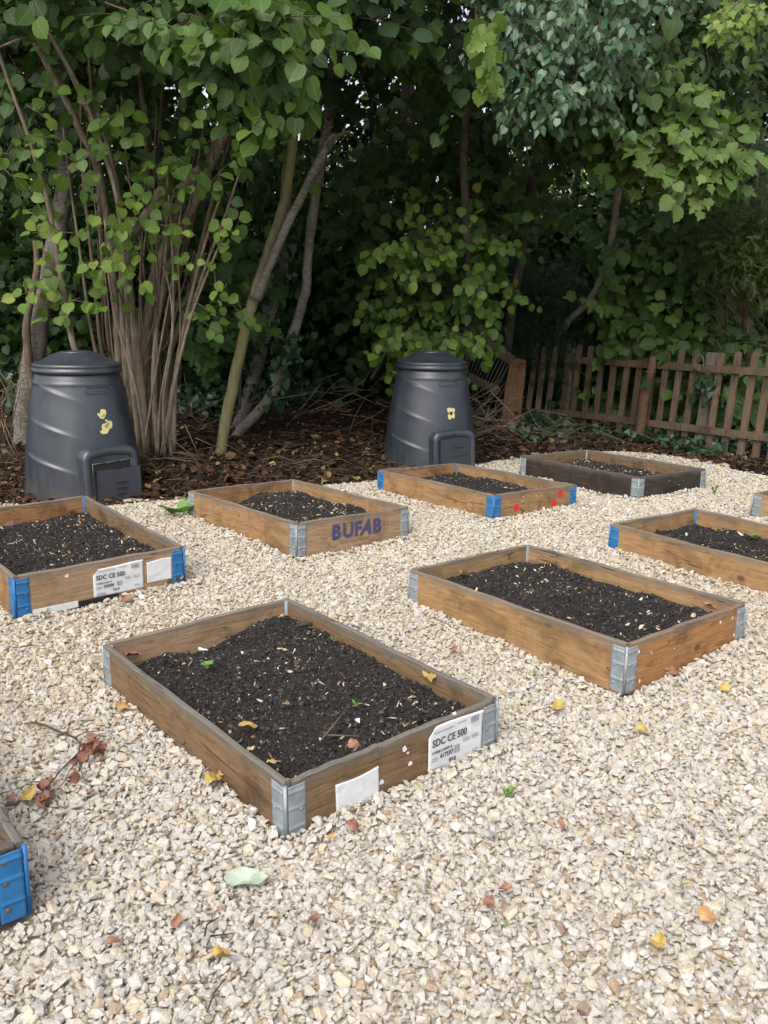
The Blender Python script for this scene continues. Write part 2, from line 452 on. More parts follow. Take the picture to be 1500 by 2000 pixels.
def flat(name, c, rough=0.7, spec=0.25):
    m, nt = mat(name)
    n1 = noise(nt, coords(nt), 30.0, 4)
    col = mix(nt, math_n(nt, 'MULTIPLY', n1, 0.3), c, tuple(x * 0.6 for x in c))
    finish(nt, col, rough, spec)
    return m
M['paper'] = simple_noise_mat('paper', (0.56, 0.57, 0.58), (0.70, 0.71, 0.72), 14, 0.5, 0.4, 0.5, 0.006)
M['ink'] = flat('ink', (0.055, 0.058, 0.065))
M['ink_grey'] = flat('ink_grey', (0.28, 0.29, 0.30))
def worn_print(name, ink, ground_, lo, hi):
    m, nt = mat(name)
    n1 = noise(nt, coords(nt, (14, 70, 14)), 3.0, 6, 0.7)
    n2 = noise(nt, coords(nt, (1, 1, 1)), 18.0, 4, 0.6)
    w = ramp(nt, math_n(nt, 'ADD', math_n(nt, 'MULTIPLY', n1, .6), math_n(nt, 'MULTIPLY', n2, .4)), [(lo, (0, 0, 0)), (hi, (1, 1, 1))]).outputs[0]
    finish(nt, mix(nt, w, ink, ground_), 0.8, 0.2)
    return m
M['print_blue'] = worn_print('print_blue', (0.065, 0.066, 0.135), (0.22, 0.145, 0.085), 0.55, 0.70)
M['print_faint'] = flat('print_faint', (0.20, 0.125, 0.08), 0.8)
M['red_paint'] = flat('red_paint', (0.58, 0.035, 0.03), 0.7)
M['red_clay'] = flat('red_clay', (0.22, 0.10, 0.085), 0.9)
M['black_felt'] = flat('black_felt', (0.02, 0.02, 0.022), 0.9)
M['petal'] = flat('petal_yellow', (0.62, 0.56, 0.26), 0.6)
M['petal_mark'] = flat('petal_mark', (0.03, 0.025, 0.02), 0.6)
M['fungus'] = flat('fungus', (0.50, 0.47, 0.40), 0.7)

# ------------------------------------------------------------------ object helpers
def tag(o, label=None, cat=None, group=None, kind=None):
    for k, v in (('label', label), ('category', cat), ('group', group), ('kind', kind)):
        if v:
            o[k] = v
    return o

def link(name, data, parent=None, mats=None, loc=None, matrix=None):
    o = bpy.data.objects.new(name, data)
    COL.objects.link(o)
    if parent is not None:
        o.parent = parent
    if mats is not None and data is not None and len(data.materials) == 0:
        for m_ in (mats if isinstance(mats, (list, tuple)) else [mats]):
            data.materials.append(m_)
    if loc is not None:
        o.location = loc
    if matrix is not None:
        o.matrix_local = matrix
    return o

def empty(name, loc=(0, 0, 0), matrix=None):
    o = bpy.data.objects.new(name, None)
    COL.objects.link(o)
    o.empty_display_size = 0.1
    if matrix is not None:
        o.matrix_world = matrix
    else:
        o.location = loc
    return o

class MB:
    """collects shapes and links them as one mesh object"""
    def __init__(self):
        self.v, self.f, self.s, self.mi = [], [], [], []
    def add(self, verts, faces, smooth_=False, mi=0):
        b = len(self.v)
        self.v += [tuple(map(float, p)) for p in verts]
        for f in faces:
            self.f.append(tuple(i + b for i in f))
            self.s.append(smooth_)
            self.mi.append(mi)
        return self
    def box(self, lo, hi, mi=0, M4=None):
        (x0, y0, z0), (x1, y1, z1) = lo, hi
        v = [(x0, y0, z0), (x1, y0, z0), (x1, y1, z0), (x0, y1, z0), (x0, y0, z1), (x1, y0, z1), (x1, y1, z1), (x0, y1, z1)]
        if M4 is not None:
            v = [tuple(M4 @ Vector(p)) for p in v]
        return self.add(v, [(0, 3, 2, 1), (4, 5, 6, 7), (0, 1, 5, 4), (1, 2, 6, 5), (2, 3, 7, 6), (3, 0, 4, 7)], False, mi)
    def tube(self, pts, radii, sides=8, cap=True, mi=0, bump=0.0):
        pts = [np.asarray(p, float) for p in pts]
        n = len(pts)
        vs_, fs = [], []
        ref = np.array([0.31, 0.93, 0.2])
        for i in range(n):
            t = pts[min(i + 1, n - 1)] - pts[max(i - 1, 0)]
            t = t / (np.linalg.norm(t) + 1e-9)
            a = ref - t * np.dot(ref, t)
            if np.linalg.norm(a) < 0.2:
                a = np.array([1, 0, 0]) - t * t[0]
            a = a / np.linalg.norm(a)
            b = np.cross(t, a)
            for k in range(sides):
                w = 2 * math.pi * k / sides
                r = radii[i] * (1 + bump * (rng.random() - 0.5))
                vs_.append(pts[i] + r * (math.cos(w) * a + math.sin(w) * b))
        for i in range(n - 1):
            for k in range(sides):
                k2 = (k + 1) % sides
                fs.append((i * sides + k, i * sides + k2, (i + 1) * sides + k2, (i + 1) * sides + k))
        self.add(vs_, fs, True, mi)
        if cap:
            b = len(self.v) - len(vs_)
            self.f.append(tuple(b + k for k in reversed(range(sides)))); self.s.append(False); self.mi.append(mi)
            self.f.append(tuple(b + (n - 1) * sides + k for k in range(sides))); self.s.append(False); self.mi.append(mi)
        return self
    def mesh(self, name):
        me = bpy.data.meshes.new(name)
        me.from_pydata(self.v, [], self.f)
        me.polygons.foreach_set('use_smooth', self.s)
        me.polygons.foreach_set('material_index', self.mi)
        me.update()
        return me
    def build(self, name, mats, parent=None, **kw):
        return link(name, self.mesh(name), parent, mats, **kw)

def np_mesh(name, V, F, smooth_=False, attrs=None):
    """fast mesh from arrays: V (n,3), F (m,3 or 4)"""
    me = bpy.data.meshes.new(name)
    V = np.asarray(V, np.float32)
    F = np.asarray(F, np.int32)
    n, k = F.shape
    me.vertices.add(len(V)); me.vertices.foreach_set('co', V.ravel())
    me.loops.add(n * k); me.loops.foreach_set('vertex_index', F.ravel())
    me.polygons.add(n)
    me.polygons.foreach_set('loop_start', np.arange(n, dtype=np.int32) * k)
    try:
        me.polygons.foreach_set('loop_total', np.full(n, k, np.int32))
    except Exception:
        pass
    me.polygons.foreach_set('use_smooth', np.full(n, smooth_, bool))
    for an, (dom, typ, arr) in (attrs or {}).items():
        at_ = me.attributes.new(an, typ, dom)
        at_.data.foreach_set('value' if typ in ('FLOAT', 'INT') else 'vector', np.asarray(arr).ravel())
    me.update(calc_edges=True)
    return me

def grid_mesh(name, xs, ys, zf, smooth_=True, keep=None):
    X, Y = np.meshgrid(xs, ys)
    Z = zf(X, Y)
    V = np.stack([X, Y, Z], -1).reshape(-1, 3)
    nx, ny = len(xs), len(ys)
    i, j = np.meshgrid(np.arange(nx - 1), np.arange(ny - 1))
    a = (j * nx + i).ravel()
    F = np.stack([a, a + 1, a + nx + 1, a + nx], -1)
    if keep is not None:
        cx = V[F].mean(1)
        F = F[keep(cx[:, 0], cx[:, 1])]
    return np_mesh(name, V, F, smooth_)

# ------------------------------------------------------------------ scattering (points + instanced variants) for gravel and soil
def hull_mesh(name, seed, n=13, flat_=0.75, shrink=0.12):
    r = np.random.default_rng(seed)
    bm = bmesh.new()
    p = r.normal(size=(n, 3)); p /= np.linalg.norm(p, axis=1)[:, None]
    p *= (0.5 * (1 - shrink * r.random(n)))[:, None]
    p *= np.array([1.0 + 0.35 * r.random(), 0.85 + 0.2 * r.random(), flat_])
    vs_ = [bm.verts.new(q) for q in p]
    bmesh.ops.convex_hull(bm, input=vs_)
    bmesh.ops.dissolve_limit(bm, angle_limit=0.22, verts=bm.verts, edges=bm.edges)
    bmesh.ops.bevel(bm, geom=list(bm.edges), offset=0.028, segments=1, affect='EDGES', clamp_overlap=True)
    me = bpy.data.meshes.new(name)
    bm.to_mesh(me); bm.free()
    return me

def variant(name, mesh, material):
    """a source shape for the scatter below; it is not linked to the scene itself"""
    if len(mesh.materials) == 0:
        mesh.materials.append(material)
    return bpy.data.objects.new(name, mesh)

def scatter_nodes(obj, variants):
    ng = bpy.data.node_groups.new('scatter_' + obj.name, 'GeometryNodeTree')
    ng.interface.new_socket('Geometry', in_out='INPUT', socket_type='NodeSocketGeometry')
    ng.interface.new_socket('Geometry', in_out='OUTPUT', socket_type='NodeSocketGeometry')
    gi = ng.nodes.new('NodeGroupInput'); go = ng.nodes.new('NodeGroupOutput')
    join = ng.nodes.new('GeometryNodeJoinGeometry')
    def named(nm, typ):
        n = ng.nodes.new('GeometryNodeInputNamedAttribute'); n.data_type = typ
        n.inputs['Name'].default_value = nm
        return n.outputs['Attribute']
    k = named('pick', 'INT'); ro = named('rot', 'FLOAT_VECTOR'); sc = named('scl', 'FLOAT_VECTOR')
    for i, v in enumerate(variants):
        cmp_ = ng.nodes.new('FunctionNodeCompare'); cmp_.data_type = 'INT'; cmp_.operation = 'EQUAL'
        ng.links.new(k, cmp_.inputs[2]); cmp_.inputs[3].default_value = i
        oi = ng.nodes.new('GeometryNodeObjectInfo'); oi.inputs['Object'].default_value = v
        oi.inputs['As Instance'].default_value = True
        ip = ng.nodes.new('GeometryNodeInstanceOnPoints')
        ng.links.new(gi.outputs[0], ip.inputs['Points'])
        ng.links.new(cmp_.outputs['Result'], ip.inputs['Selection'])
        ng.links.new(oi.outputs['Geometry'], ip.inputs['Instance'])
        ng.links.new(ro, ip.inputs['Rotation']); ng.links.new(sc, ip.inputs['Scale'])
        ng.links.new(ip.outputs[0], join.inputs[0])
    ng.links.new(gi.outputs[0], join.inputs[0])
    ng.links.new(join.outputs[0], go.inputs[0])
    md = obj.modifiers.new('scatter', 'NODES')
    md.node_group = ng

def scatter_mesh(name, base_V, base_F, P, pick, rot, scl, tint):
    """one mesh: a base surface plus loose points that carry the scatter's attributes"""
    nb = len(base_V)
    V = np.concatenate([base_V, P]) if nb else P
    full = lambda b, a: np.concatenate([b, a]) if nb else a
    me = np_mesh(name, V, base_F if nb else np.zeros((0, 3), np.int32), True)
    for an, typ, b, a in (('pick', 'INT', np.full(nb, -1), pick), ('rot', 'FLOAT_VECTOR', np.zeros((nb, 3)), rot),
                          ('scl', 'FLOAT_VECTOR', np.ones((nb, 3)), scl), ('tint', 'FLOAT', np.zeros(nb), tint)):
        t = me.attributes.new(an, typ, 'POINT')
        arr = full(b, a)
        t.data.foreach_set('vector' if typ == 'FLOAT_VECTOR' else 'value', np.asarray(arr, np.int32 if typ == 'INT' else np.float32).ravel())
    return me

# ------------------------------------------------------------------ the beds' places (fitted to the photograph)
HZ = 0.19
BEDS = {   # x, y, yaw, height offset, tilt along, tilt across
    'A': (-0.32, 2.7915, -0.879, -0.0234, -0.0075, 0.0173),
    'B': (0.8064, 3.6582, -0.8916, 0.0098, 0.0132, -0.0082),
    'C': (-1.6569, 4.3034, -0.8699, 0.0541, -0.034, 0.0052),
    'D': (-0.5443, 5.2501, -0.8727, 0.0248, 0.0221, -0.0231),
    'E': (0.6358, 6.1862, -0.8999, -0.0056, 0.0217, -0.0327),
    'K': (1.7928, 6.9227, -0.9442, -0.0073, 0.0153, -0.0163),
    'G': (1.9588, 4.6043, -0.9323, -0.0068, 0.0018, -0.0147),
    'H': (3.1338, 5.523, -0.9076, 0.0, 0.0, 0.0),
    'I': (-1.4829, 1.9694, -0.8901, 0.0, 0.0, 0.0),
}
BH = 0.195
def bed_matrix(k):
    x, y, a, z, tx, ty = BEDS[k]
    return (Matrix.Translation((x, y, HZ + z - BH)) @ Matrix.Rotation(a, 4, 'Z') @ Matrix.Rotation(-tx, 4, 'Y') @ Matrix.Rotation(ty, 4, 'X'))

def in_bed(x, y, grow=0.0):
    hit = np.zeros(np.shape(x), bool)
    for k, (bx, by, a, *_r) in BEDS.items():
        c, s = math.cos(a), math.sin(a)
        dx, dy = x - bx, y - by
        lx, ly = c * dx + s * dy, -s * dx + c * dy
        hit |= (np.abs(lx) < 0.6 + grow) & (np.abs(ly) < 0.4 + grow)
    return hit

BIN1, BIN2 = (-2.20, 6.34), (0.395, 7.78)

# ------------------------------------------------------------------ ground, woodland floor, gravel
gm = MB()
gm.add([(-300, -300, -0.25), (300, -300, -0.25), (300, 300, -0.25), (-300, 300, -0.25)], [(0, 1, 2, 3)])
tag(gm.build('ground', M['field']), 'rough green field all round the garden', 'ground', kind='structure')

wood_floor = link('woodland_floor', grid_mesh('woodland_floor', np.linspace(-11, 11, 221), np.linspace(1.5, 21, 196), wood_z, True,
                                              lambda x, y: y > edge_y(x) - 0.35), None, M['litter_floor'])
tag(wood_floor, 'dark leaf-strewn woodland floor rising behind the gravel', 'woodland floor', kind='structure')

gbase = link('gravel_base', grid_mesh('gravel_base', np.linspace(-8, 8, 161), np.linspace(-2.5, 9, 116), lambda x, y: gravel_z(x, y) - 0.004, True,
                                      lambda x, y: y < edge_y(x) + 0.12), None, M['gravel_base'])
tag(gbase, 'stony sub-base under the cream gravel', 'ground', kind='structure')

stones = [variant('stone_%d' % i, hull_mesh('stone_%d' % i, 100 + i, 9 + i % 5, 0.55 + 0.07 * (i % 5), 0.25), M['stone']) for i in range(12)]
def stone_points():
    out = []
    def block(x0, x1, y0, y1, step, thin=1.0):
        xs, ys = np.arange(x0, x1, step), np.arange(y0, y1, step)
        X, Y = np.meshgrid(xs, ys)
        X = X + rng.uniform(-0.6, 0.6, X.shape) * step
        Y = Y + rng.uniform(-0.6, 0.6, Y.shape) * step
        return np.stack([X.ravel(), Y.ravel()], -1)
    P = np.concatenate([block(-4.2, 4.2, 0.9, 3.2, 0.0122), block(-5.0, 5.0, 3.2, 6.0, 0.0142), block(-6.0, 5.6, 6.0, 8.8, 0.0155)])
    n_big = len(P)
    P = np.concatenate([P, block(-3.6, 3.6, 0.9, 4.6, 0.0175)])          # fines that fill between the stones
    fine = np.arange(len(P)) >= n_big
    half = 0.4353 * P[:, 1] + 0.9
    fine = fine[np.abs(P[:, 0]) < half]
    P = P[np.abs(P[:, 0]) < half]
    side = block(-6, 6, -1.5, 7.2, 0.026)
    side = side[(np.abs(side[:, 0]) >= 0.4353 * np.maximum(side[:, 1], 0) + 0.9) | (side[:, 1] < 0.9)]
    P = np.concatenate([P, side]); fine = np.concatenate([fine, np.zeros(len(side), bool)])
    edge = edge_y(P[:, 0]) + 0.05 * wob(P[:, 0], P[:, 1], 9.0) + rng.normal(0, 0.05, len(P))
    ok = (P[:, 1] < edge) & ~in_bed(P[:, 0], P[:, 1], 0.004)
    P, fine = P[ok], fine[ok]
    for bx, by in (BIN1, BIN2):
        ok = np.hypot(P[:, 0] - bx, P[:, 1] - by) > 0.40
        P, fine = P[ok], fine[ok]
    return P, fine
gp, fine = stone_points()
n = len(gp)
size = np.clip(0.0205 * np.exp(rng.normal(0, 0.36, n)), 0.007, 0.046)
size = np.where(fine, rng.uniform(0.006, 0.0115, n), size)
gz = gravel_z(gp[:, 0], gp[:, 1]) + rng.uniform(-0.004, 0.007, n) + size * 0.10
near_bed = in_bed(gp[:, 0], gp[:, 1], 0.06)
gz = gz + np.where(near_bed, 0.008, 0) + np.where(fine, 0.002, 0)
patch = 0.5 + 0.5 * wob(gp[:, 0], gp[:, 1], 1.1, 1.0)
tint = np.where(rng.random(n) < 0.05, rng.uniform(0, 0.12, n), rng.beta(2.2, 2.0, n) * 0.85 + 0.15)
warm = smooth(2.3, 3.6, gp[:, 1]) * 0.9
tint = np.where(rng.random(n) < warm * 0.55, rng.uniform(0.18, 0.5, n), tint)
tan = (patch > 0.62) & (rng.random(n) < (patch - 0.5) * 0.9)
tint = np.where(tan, rng.uniform(0.05, 0.34, n), tint)
rot = np.stack([rng.normal(0, 0.40, n), rng.normal(0, 0.40, n), rng.uniform(0, 6.283, n)], -1)
scl = size[:, None] * rng.uniform(0.8, 1.22, (n, 3))
gravel = link('gravel', scatter_mesh('gravel', np.zeros((0, 3)), None, np.stack([gp[:, 0], gp[:, 1], gz], -1), rng.integers(0, len(stones), n), rot, scl, tint), None, M['stone'])
scatter_nodes(gravel, stones)
tag(gravel, 'cream and grey limestone gravel spread between the raised beds', 'gravel', kind='stuff')

# ------------------------------------------------------------------ raised beds
def board_mesh(length, seed, notch=None, th=0.02, h=BH):
    r = random.Random(seed)
    prof = [(-th / 2, -h / 2), (th / 2, -h / 2), (th / 2, h / 2 - 0.004), (th / 2 - 0.004, h / 2), (-th / 2 + 0.004, h / 2), (-th / 2, h / 2 - 0.004)]
    n_ = 28
    V, F = [], []
    a1, a2, p1, p2 = (0.0, 0.0) + (0, 0) if length < 1.0 else (r.uniform(-.003, .003), r.uniform(-.0015, .0015), 0, 0)
    p1, p2 = r.uniform(0, 6), r.uniform(0, 6)
    for i in range(n_ + 1):
        t = i / n_
        x = (t - 0.5) * length
        bow = a1 * math.sin(math.pi * t) + a2 * math.sin(5 * t + p1)
        top = 0.0018 * math.sin(9 * t + p1) + 0.0013 * math.sin(23 * t + p2) + r.uniform(-.0006, .0006)
        if notch is not None:
            top -= 0.006 * math.exp(-((x - notch) / 0.012) ** 2)
        for (y, z) in prof:
            V.append((x, y + bow, z + (top if z > 0 else 0)))
    k = len(prof)
    for i in range(n_):
        for j in range(k):
            j2 = (j + 1) % k
            F.append((i * k + j, i * k + j2, (i + 1) * k + j2, (i + 1) * k + j))
    F.append(tuple(range(k - 1, -1, -1)))
    F.append(tuple(n_ * k + j for j in range(k)))
    mb = MB(); mb.add([(v[0], -v[1], v[2]) for v in V], [tuple(reversed(f)) for f in F])
    return mb.mesh('board')

def flap_mesh(w=0.056, h=0.172, ribs=(0.28, 0.62, 0.9)):
    """one leaf of a folding corner hinge: lies on the board's face (local x = away from the corner, z up, y = out)"""
    nx, nz = 8, 56
    V, F = [], []
    for j in range(nz + 1):
        z = j / nz
        for i in range(nx + 1):
            t = i / nx
            x = 0.007 + t * w
            y = 0.0022
            for rb in ribs:
                d = (z - rb) * h
                y += 0.0034 * math.exp(-(d / 0.0042) ** 2) * smooth(0.99, 0.88, t) * 1.0
            if t > 0.999:
                y = 0.0016
            cut = 0.0
            V.append((x, float(y), (z - 0.5) * h))
    for j in range(nz):
        for i in range(nx):
            a = j * (nx + 1) + i
            F.append((a, a + 1, a + nx + 2, a + nx + 1))
    b = len(V)
    rim = [i for i in range(nx + 1)] + [j * (nx + 1) + nx for j in range(1, nz + 1)] + [nz * (nx + 1) + i for i in range(nx - 1, -1, -1)] + [j * (nx + 1) for j in range(nz - 1, 0, -1)]
    for i in rim:
        V.append((V[i][0], -0.0008, V[i][2]))
    m_ = len(rim)
    for q in range(m_):
        q2 = (q + 1) % m_
        F.append((rim[q2], rim[q], b + q, b + q2))
    mb = MB(); mb.add(V, F, True)
    me = mb.mesh('hinge_leaf')
    return me

def dome_mesh(r=0.0065, h=0.0035):
    V, F = [], []
    seg = 10
    for k, (rr, hh) in enumerate(((1, 0), (0.86, 0.62), (0.45, 0.95))):
        for i in range(seg):
            a = 2 * math.pi * i / seg
            V.append((r * rr * math.cos(a), h * hh, r * rr * math.sin(a)))
    V.append((0, h, 0))
    for k in range(2):
        for i in range(seg):
            i2 = (i + 1) % seg
            F.append((k * seg + i2, k * seg + i, (k + 1) * seg + i, (k + 1) * seg + i2))
    for i in range(seg):
        F.append((2 * seg + (i + 1) % seg, 2 * seg + i, 3 * seg))
    mb = MB(); mb.add(V, F, True)
    return mb.mesh('rivet')

FLAP, RIVET = flap_mesh(), dome_mesh()
_flaps = {}
def flap_for(m_):
    if m_.name not in _flaps:
        a = FLAP.copy(); a.materials.append(m_)
        k_ = MB(); k_.tube([(0, 0, -0.088), (0, 0, 0.088)], [0.0055, 0.0055], 12)
        kk = k_.mesh('knuckle'); kk.materials.append(m_)
        _flaps[m_.name] = (a, kk)
    return _flaps[m_.name]
_pins = {}
def pin_for(m_):
    if m_.name not in _pins:
        p = MB(); p.box((-0.006, -0.006, -0.092), (0.006, 0.006, 0.090)); p.tube([(0, 0, -0.09), (0, 0, 0.091)], [0.0075, 0.0075], 10)
        me = p.mesh('hinge_pin'); me.materials.append(m_); _pins[m_.name] = me
    return _pins[m_.name]
_rivets = {}
def rivet_for(m_):
    if m_.name not in _rivets:
        a = RIVET.copy(); a.materials.append(m_); _rivets[m_.name] = a
    return _rivets[m_.name]

def make_bed(key, label, wood, hinge, rivet, woods=None, joints=()):
    root = empty('raised_bed', matrix=bed_matrix(key))
    tag(root, label, 'raised bed', 'pallet collar raised beds on the gravel')
    woods = woods or [wood] * 4
    zc = BH / 2
    hinge_m, riv_m = M[hinge], M[rivet]
    # boards: front end (+x), right side (+y), back end (-x), left side (-y)
    spec = [('f', 0.8, (0.59, 0, zc), math.pi / 2), ('r', 1.2, (0, 0.39, zc), math.pi), ('b', 0.8, (-0.59, 0, zc), -math.pi / 2), ('l', 1.2, (0, -0.39, zc), 0.0)]
    for i, (nm, ln, loc, rz) in enumerate(spec):
        full = ln - (0.046 if ln < 1 else 0.014)
        cut = dict(joints).get(nm)
        mm = Matrix.Translation(loc) @ Matrix.Rotation(rz, 4, 'Z')
        pieces = [(0.0, full)] if cut is None else [((-full / 2 + cut) / 2, cut + full / 2 - 0.0014), ((full / 2 + cut) / 2, full / 2 - cut - 0.0014)]
        for q, (cx, pl) in enumerate(pieces):
            me = board_mesh(pl, hash((key, nm, q)) % 9999 if False else ord(key) * 31 + i * 7 + q, None)
            link('board', me, root, woods[i], matrix=mm @ Matrix.Translation((cx, 0.0022 * q, -0.002 * q)))
    fl, kn = flap_for(hinge_m)
    rv = rivet_for(riv_m)
    for sx, sy in ((1, -1), (1, 1), (-1, 1), (-1, -1)):
        h = link('hinge', kn, root, None, loc=(sx * 0.5985, sy * 0.3985, zc))
        link('hinge_pin', pin_for(hinge_m), h, None, loc=(-sx * 0.0215, -sy * 0.0215, 0))
        # leaf on the end board (faces +-x) and leaf on the side board (faces +-y)
        for face in ('end', 'side'):
            if face == 'end':
                X, Y = Vector((0, -sy, 0)), Vector((sx, 0, 0))
            else:
                X, Y = Vector((-sx, 0, 0)), Vector((0, sy, 0))
            Z = Vector((0, 0, 1))
            flip = X.cross(Y).z < 0
            m3 = Matrix((X, Y, Z)).transposed().to_4x4()
            off = Vector((sx * 0.0015, 0, 0)) if face == 'end' else Vector((0, sy * 0.0015, 0))
            lf = link('hinge_leaf', fl, h, None, matrix=Matrix.Translation(off + Vector((0, 0, -0.004))) @ m3)
            for zz in (-0.055, 0.012, 0.066):
                link('rivet', rv, h, None, matrix=Matrix.Translation(off + X * 0.047 + Y * 0.0021 + Vector((0, 0, zz - 0.004))) @ m3)
    return root

def end_face(y0, z0, proud=0.0):
    """matrix in a bed's frame for flat print on its front end board: origin at y0 (towards +y), z0; text runs +y"""
    return Matrix(((0, 0, 1, 0.6003 + proud), (1, 0, 0, y0), (0, 1, 0, z0), (0, 0, 0, 1)))

def text_obj(body, size_, parent, material, matrix, bold=0.0, sx=1.0, name='lettering', align='LEFT', spacing=1.0):
    cu = bpy.data.curves.new(name, 'FONT')
    cu.body = body
    cu.size = size_
    cu.extrude = 0.0002
    cu.offset = bold
    cu.align_x = align
    cu.space_character = spacing
    cu.resolution_u = 3
    cu.materials.append(material)
    o = bpy.data.objects.new(name, cu)
    COL.objects.link(o)
    o.parent = parent
    o.matrix_local = matrix @ Matrix.Diagonal((sx, 1, 1, 1))
    return o

def sheet_mesh(w, h, seed, corner=0.0, nx=26, ny=20, amp=0.0022, curl=None):
    """a wrinkled paper or film label lying in x-y, facing +z, with a thickness"""
    r = np.random.default_rng(seed)
    ph = r.uniform(0, 6, 8)
    ii, jj = np.meshgrid(np.arange(nx + 1) / nx, np.arange(ny + 1) / ny)
    nz = np.zeros_like(ii)
    for _ in range(9):          # creases in random directions
        a_ = r.uniform(-0.5, 0.5) if r.random() < .6 else r.uniform(0, 3.14)
        q_ = math.sin(a_) * ii + math.cos(a_) * jj - r.uniform(-.2, 1.2)
        k_ = np.clip(1 - np.abs(math.cos(a_) * ii - math.sin(a_) * jj - r.uniform(0, 1)) / r.uniform(.3, .9), 0, 1)
        nz += r.uniform(-0.9, 0.9) * np.exp(-np.abs(q_) / r.uniform(.015, .07)) * k_
    V = []
    for j in range(ny + 1):
        for i in range(nx + 1):
            s, t = i / nx, j / ny
            x, y = s * w, t * h
            y += 0.004 * math.sin(4 * s + ph[6]) * t
            z = amp * (1.0 + nz[j, i])
            if curl:
                z += curl * max(0, s + t - 1.62) ** 1.5
            if corner and s * w < corner and (1 - t) * h < corner:
                d = corner - (s * w + (1 - t) * h)
                if d > 0:
                    x += d * 0.5; y -= d * 0.5
            V.append((x, y, z + 0.0008))
    F = []
    for j in range(ny):
        for i in range(nx):
            a = j * (nx + 1) + i
            F.append((a, a + 1, a + nx + 2, a + nx + 1))
    b = len(V)
    V2 = [(x, y, 0.0002) for x, y, z in V]
    rim = list(range(nx + 1)) + [j * (nx + 1) + nx for j in range(1, ny + 1)] + [ny * (nx + 1) + i for i in range(nx - 1, -1, -1)] + [j * (nx + 1) for j in range(ny - 1, 0, -1)]
    mb = MB(); mb.add(V, F, True)
    rv = [V2[i] for i in rim]
    nb = len(mb.v)
    mb.v += rv
    for q in range(len(rim)):
        q2 = (q + 1) % len(rim)
        mb.f.append((rim[q2], rim[q], nb + q, nb + q2)); mb.s.append(False); mb.mi.append(0)
    return mb.mesh('paper_label')

def barcode(parent, x, y, w, h, z, n_=14, seed=1, material=None):
    r = random.Random(seed)
    mb = MB()
    for i in range(n_):
        x0 = x + w * i / n_
        mb.box((x0, y, z), (x0 + w / n_ * r.uniform(0.3, 0.75), y + h, z + 0.0003))
    o = mb.build('barcode', material or M['ink_grey'], parent)
    o['kind'] = 'stuff'
    return o

def delivery_label(bed, y0, z0, w, h, number, weight, seed, code):
    lab = link('paper_label', sheet_mesh(w, h, seed, corner=0.03, curl=0.02), bed, M['paper'], matrix=end_face(y0, z0))
    z = 0.0062
    I = lambda x, y: Matrix.Translation((x * w, y * h, z))
    k = h / 0.16
    text_obj('SDC CE 500', 0.036 * k, lab, M['ink'], I(0.05, 0.60), 0.0006, 0.86 * w / 0.235)
    text_obj(code, 0.014 * k, lab, M['ink'], I(0.05, 0.44), 0.0002, 0.9)
    text_obj(number, 0.023 * k, lab, M['ink'], I(0.19, 0.295), 0.0004, 0.85)
    text_obj(weight, 0.019 * k, lab, M['ink'], I(0.36, 0.13), 0.0006, 0.95)
    # rows of print too small to read in the photo
    fm = MB()
    r = random.Random(seed)
    for (fx, fy, fw, nrow) in ((0.08, 0.88, 0.36, 1), (0.50, 0.90, 0.17, 1), (0.05, 0.33, 0.10, 2), (0.62, 0.50, 0.12, 2), (0.78, 0.50, 0.14, 2), (0.06, 0.10, 0.16, 2), (0.80, 0.16, 0.12, 1)):
        for q in range(nrow):
            x = fx * w
            while x < (fx + fw) * w:
                d = r.uniform(0.0016, 0.0034)
                fm.box((x, (fy - 0.05 * q) * h, z), (x + d, (fy - 0.05 * q) * h + 0.0042, z + 0.0003))
                x += d + 0.0013
    fm.build('small_print', M['ink_grey'], lab)['kind'] = 'stuff'
    barcode(lab, 0.76 * w, 0.80 * h, 0.16 * w, 0.14 * h, z, 16, seed)
    barcode(lab, 0.45 * w, 0.28 * h, 0.11 * w, 0.17 * h, z, 10, seed + 1)
    return lab

def blank_sheet(bed, y0, z0, w, h, seed, name='paper_label', corner=0.0, amp=0.002, rz=0.0):
    return link(name, sheet_mesh(w, h, seed, corner, amp=amp), bed, M['paper'], matrix=end_face(y0, z0) @ Matrix.Rotation(rz, 4, 'Z'))

def scraps(bed, items, seed=3):
    """torn bits of paper left on the end board: (y, z, size)"""
    r = random.Random(seed)
    for (y, z, s) in items:
        mb = MB()
        k = 7
        pts = [(s * r.uniform(0.22, 0.62) * math.cos(6.283 * i / k + .3), s * r.uniform(0.2, 0.6) * math.sin(6.283 * i / k + .3)) for i in range(k)]
        mb.add([(0.6004, y + a, z + b) for a, b in pts] + [(0.6010, y + a * .9, z + b * .9) for a, b in pts],
               [tuple(range(k, 2 * k))] + [(i, (i + 1) % k, k + (i + 1) % k, k + i) for i in range(k)])
        mb.build('paper_scrap', M['paper'], bed)

# bed A: nearest, weathered, two labels
A = make_bed('A', 'weathered brown raised bed nearest the middle with two white labels and grey corners', M['wood_brown'], 'galv', 'galv',
             [M['wood_brown'], M['wood_brown'], M['wood_pale'], M['wood_brown']], (('f', -0.085),))
delivery_label(A, 0.105, 0.030, 0.225, 0.150, '417597', '93.0', 11, 'S.930815.040914')
blank_sheet(A, -0.235, 0.030, 0.150, 0.098, 21, amp=0.0026, rz=0.03)
scraps(A, [(0.01, 0.152, 0.026), (0.035, 0.095, 0.018), (-0.075, 0.075, 0.02), (0.025, 0.135, 0.01), (0.372 - 0.07, 0.10, 0.008)])
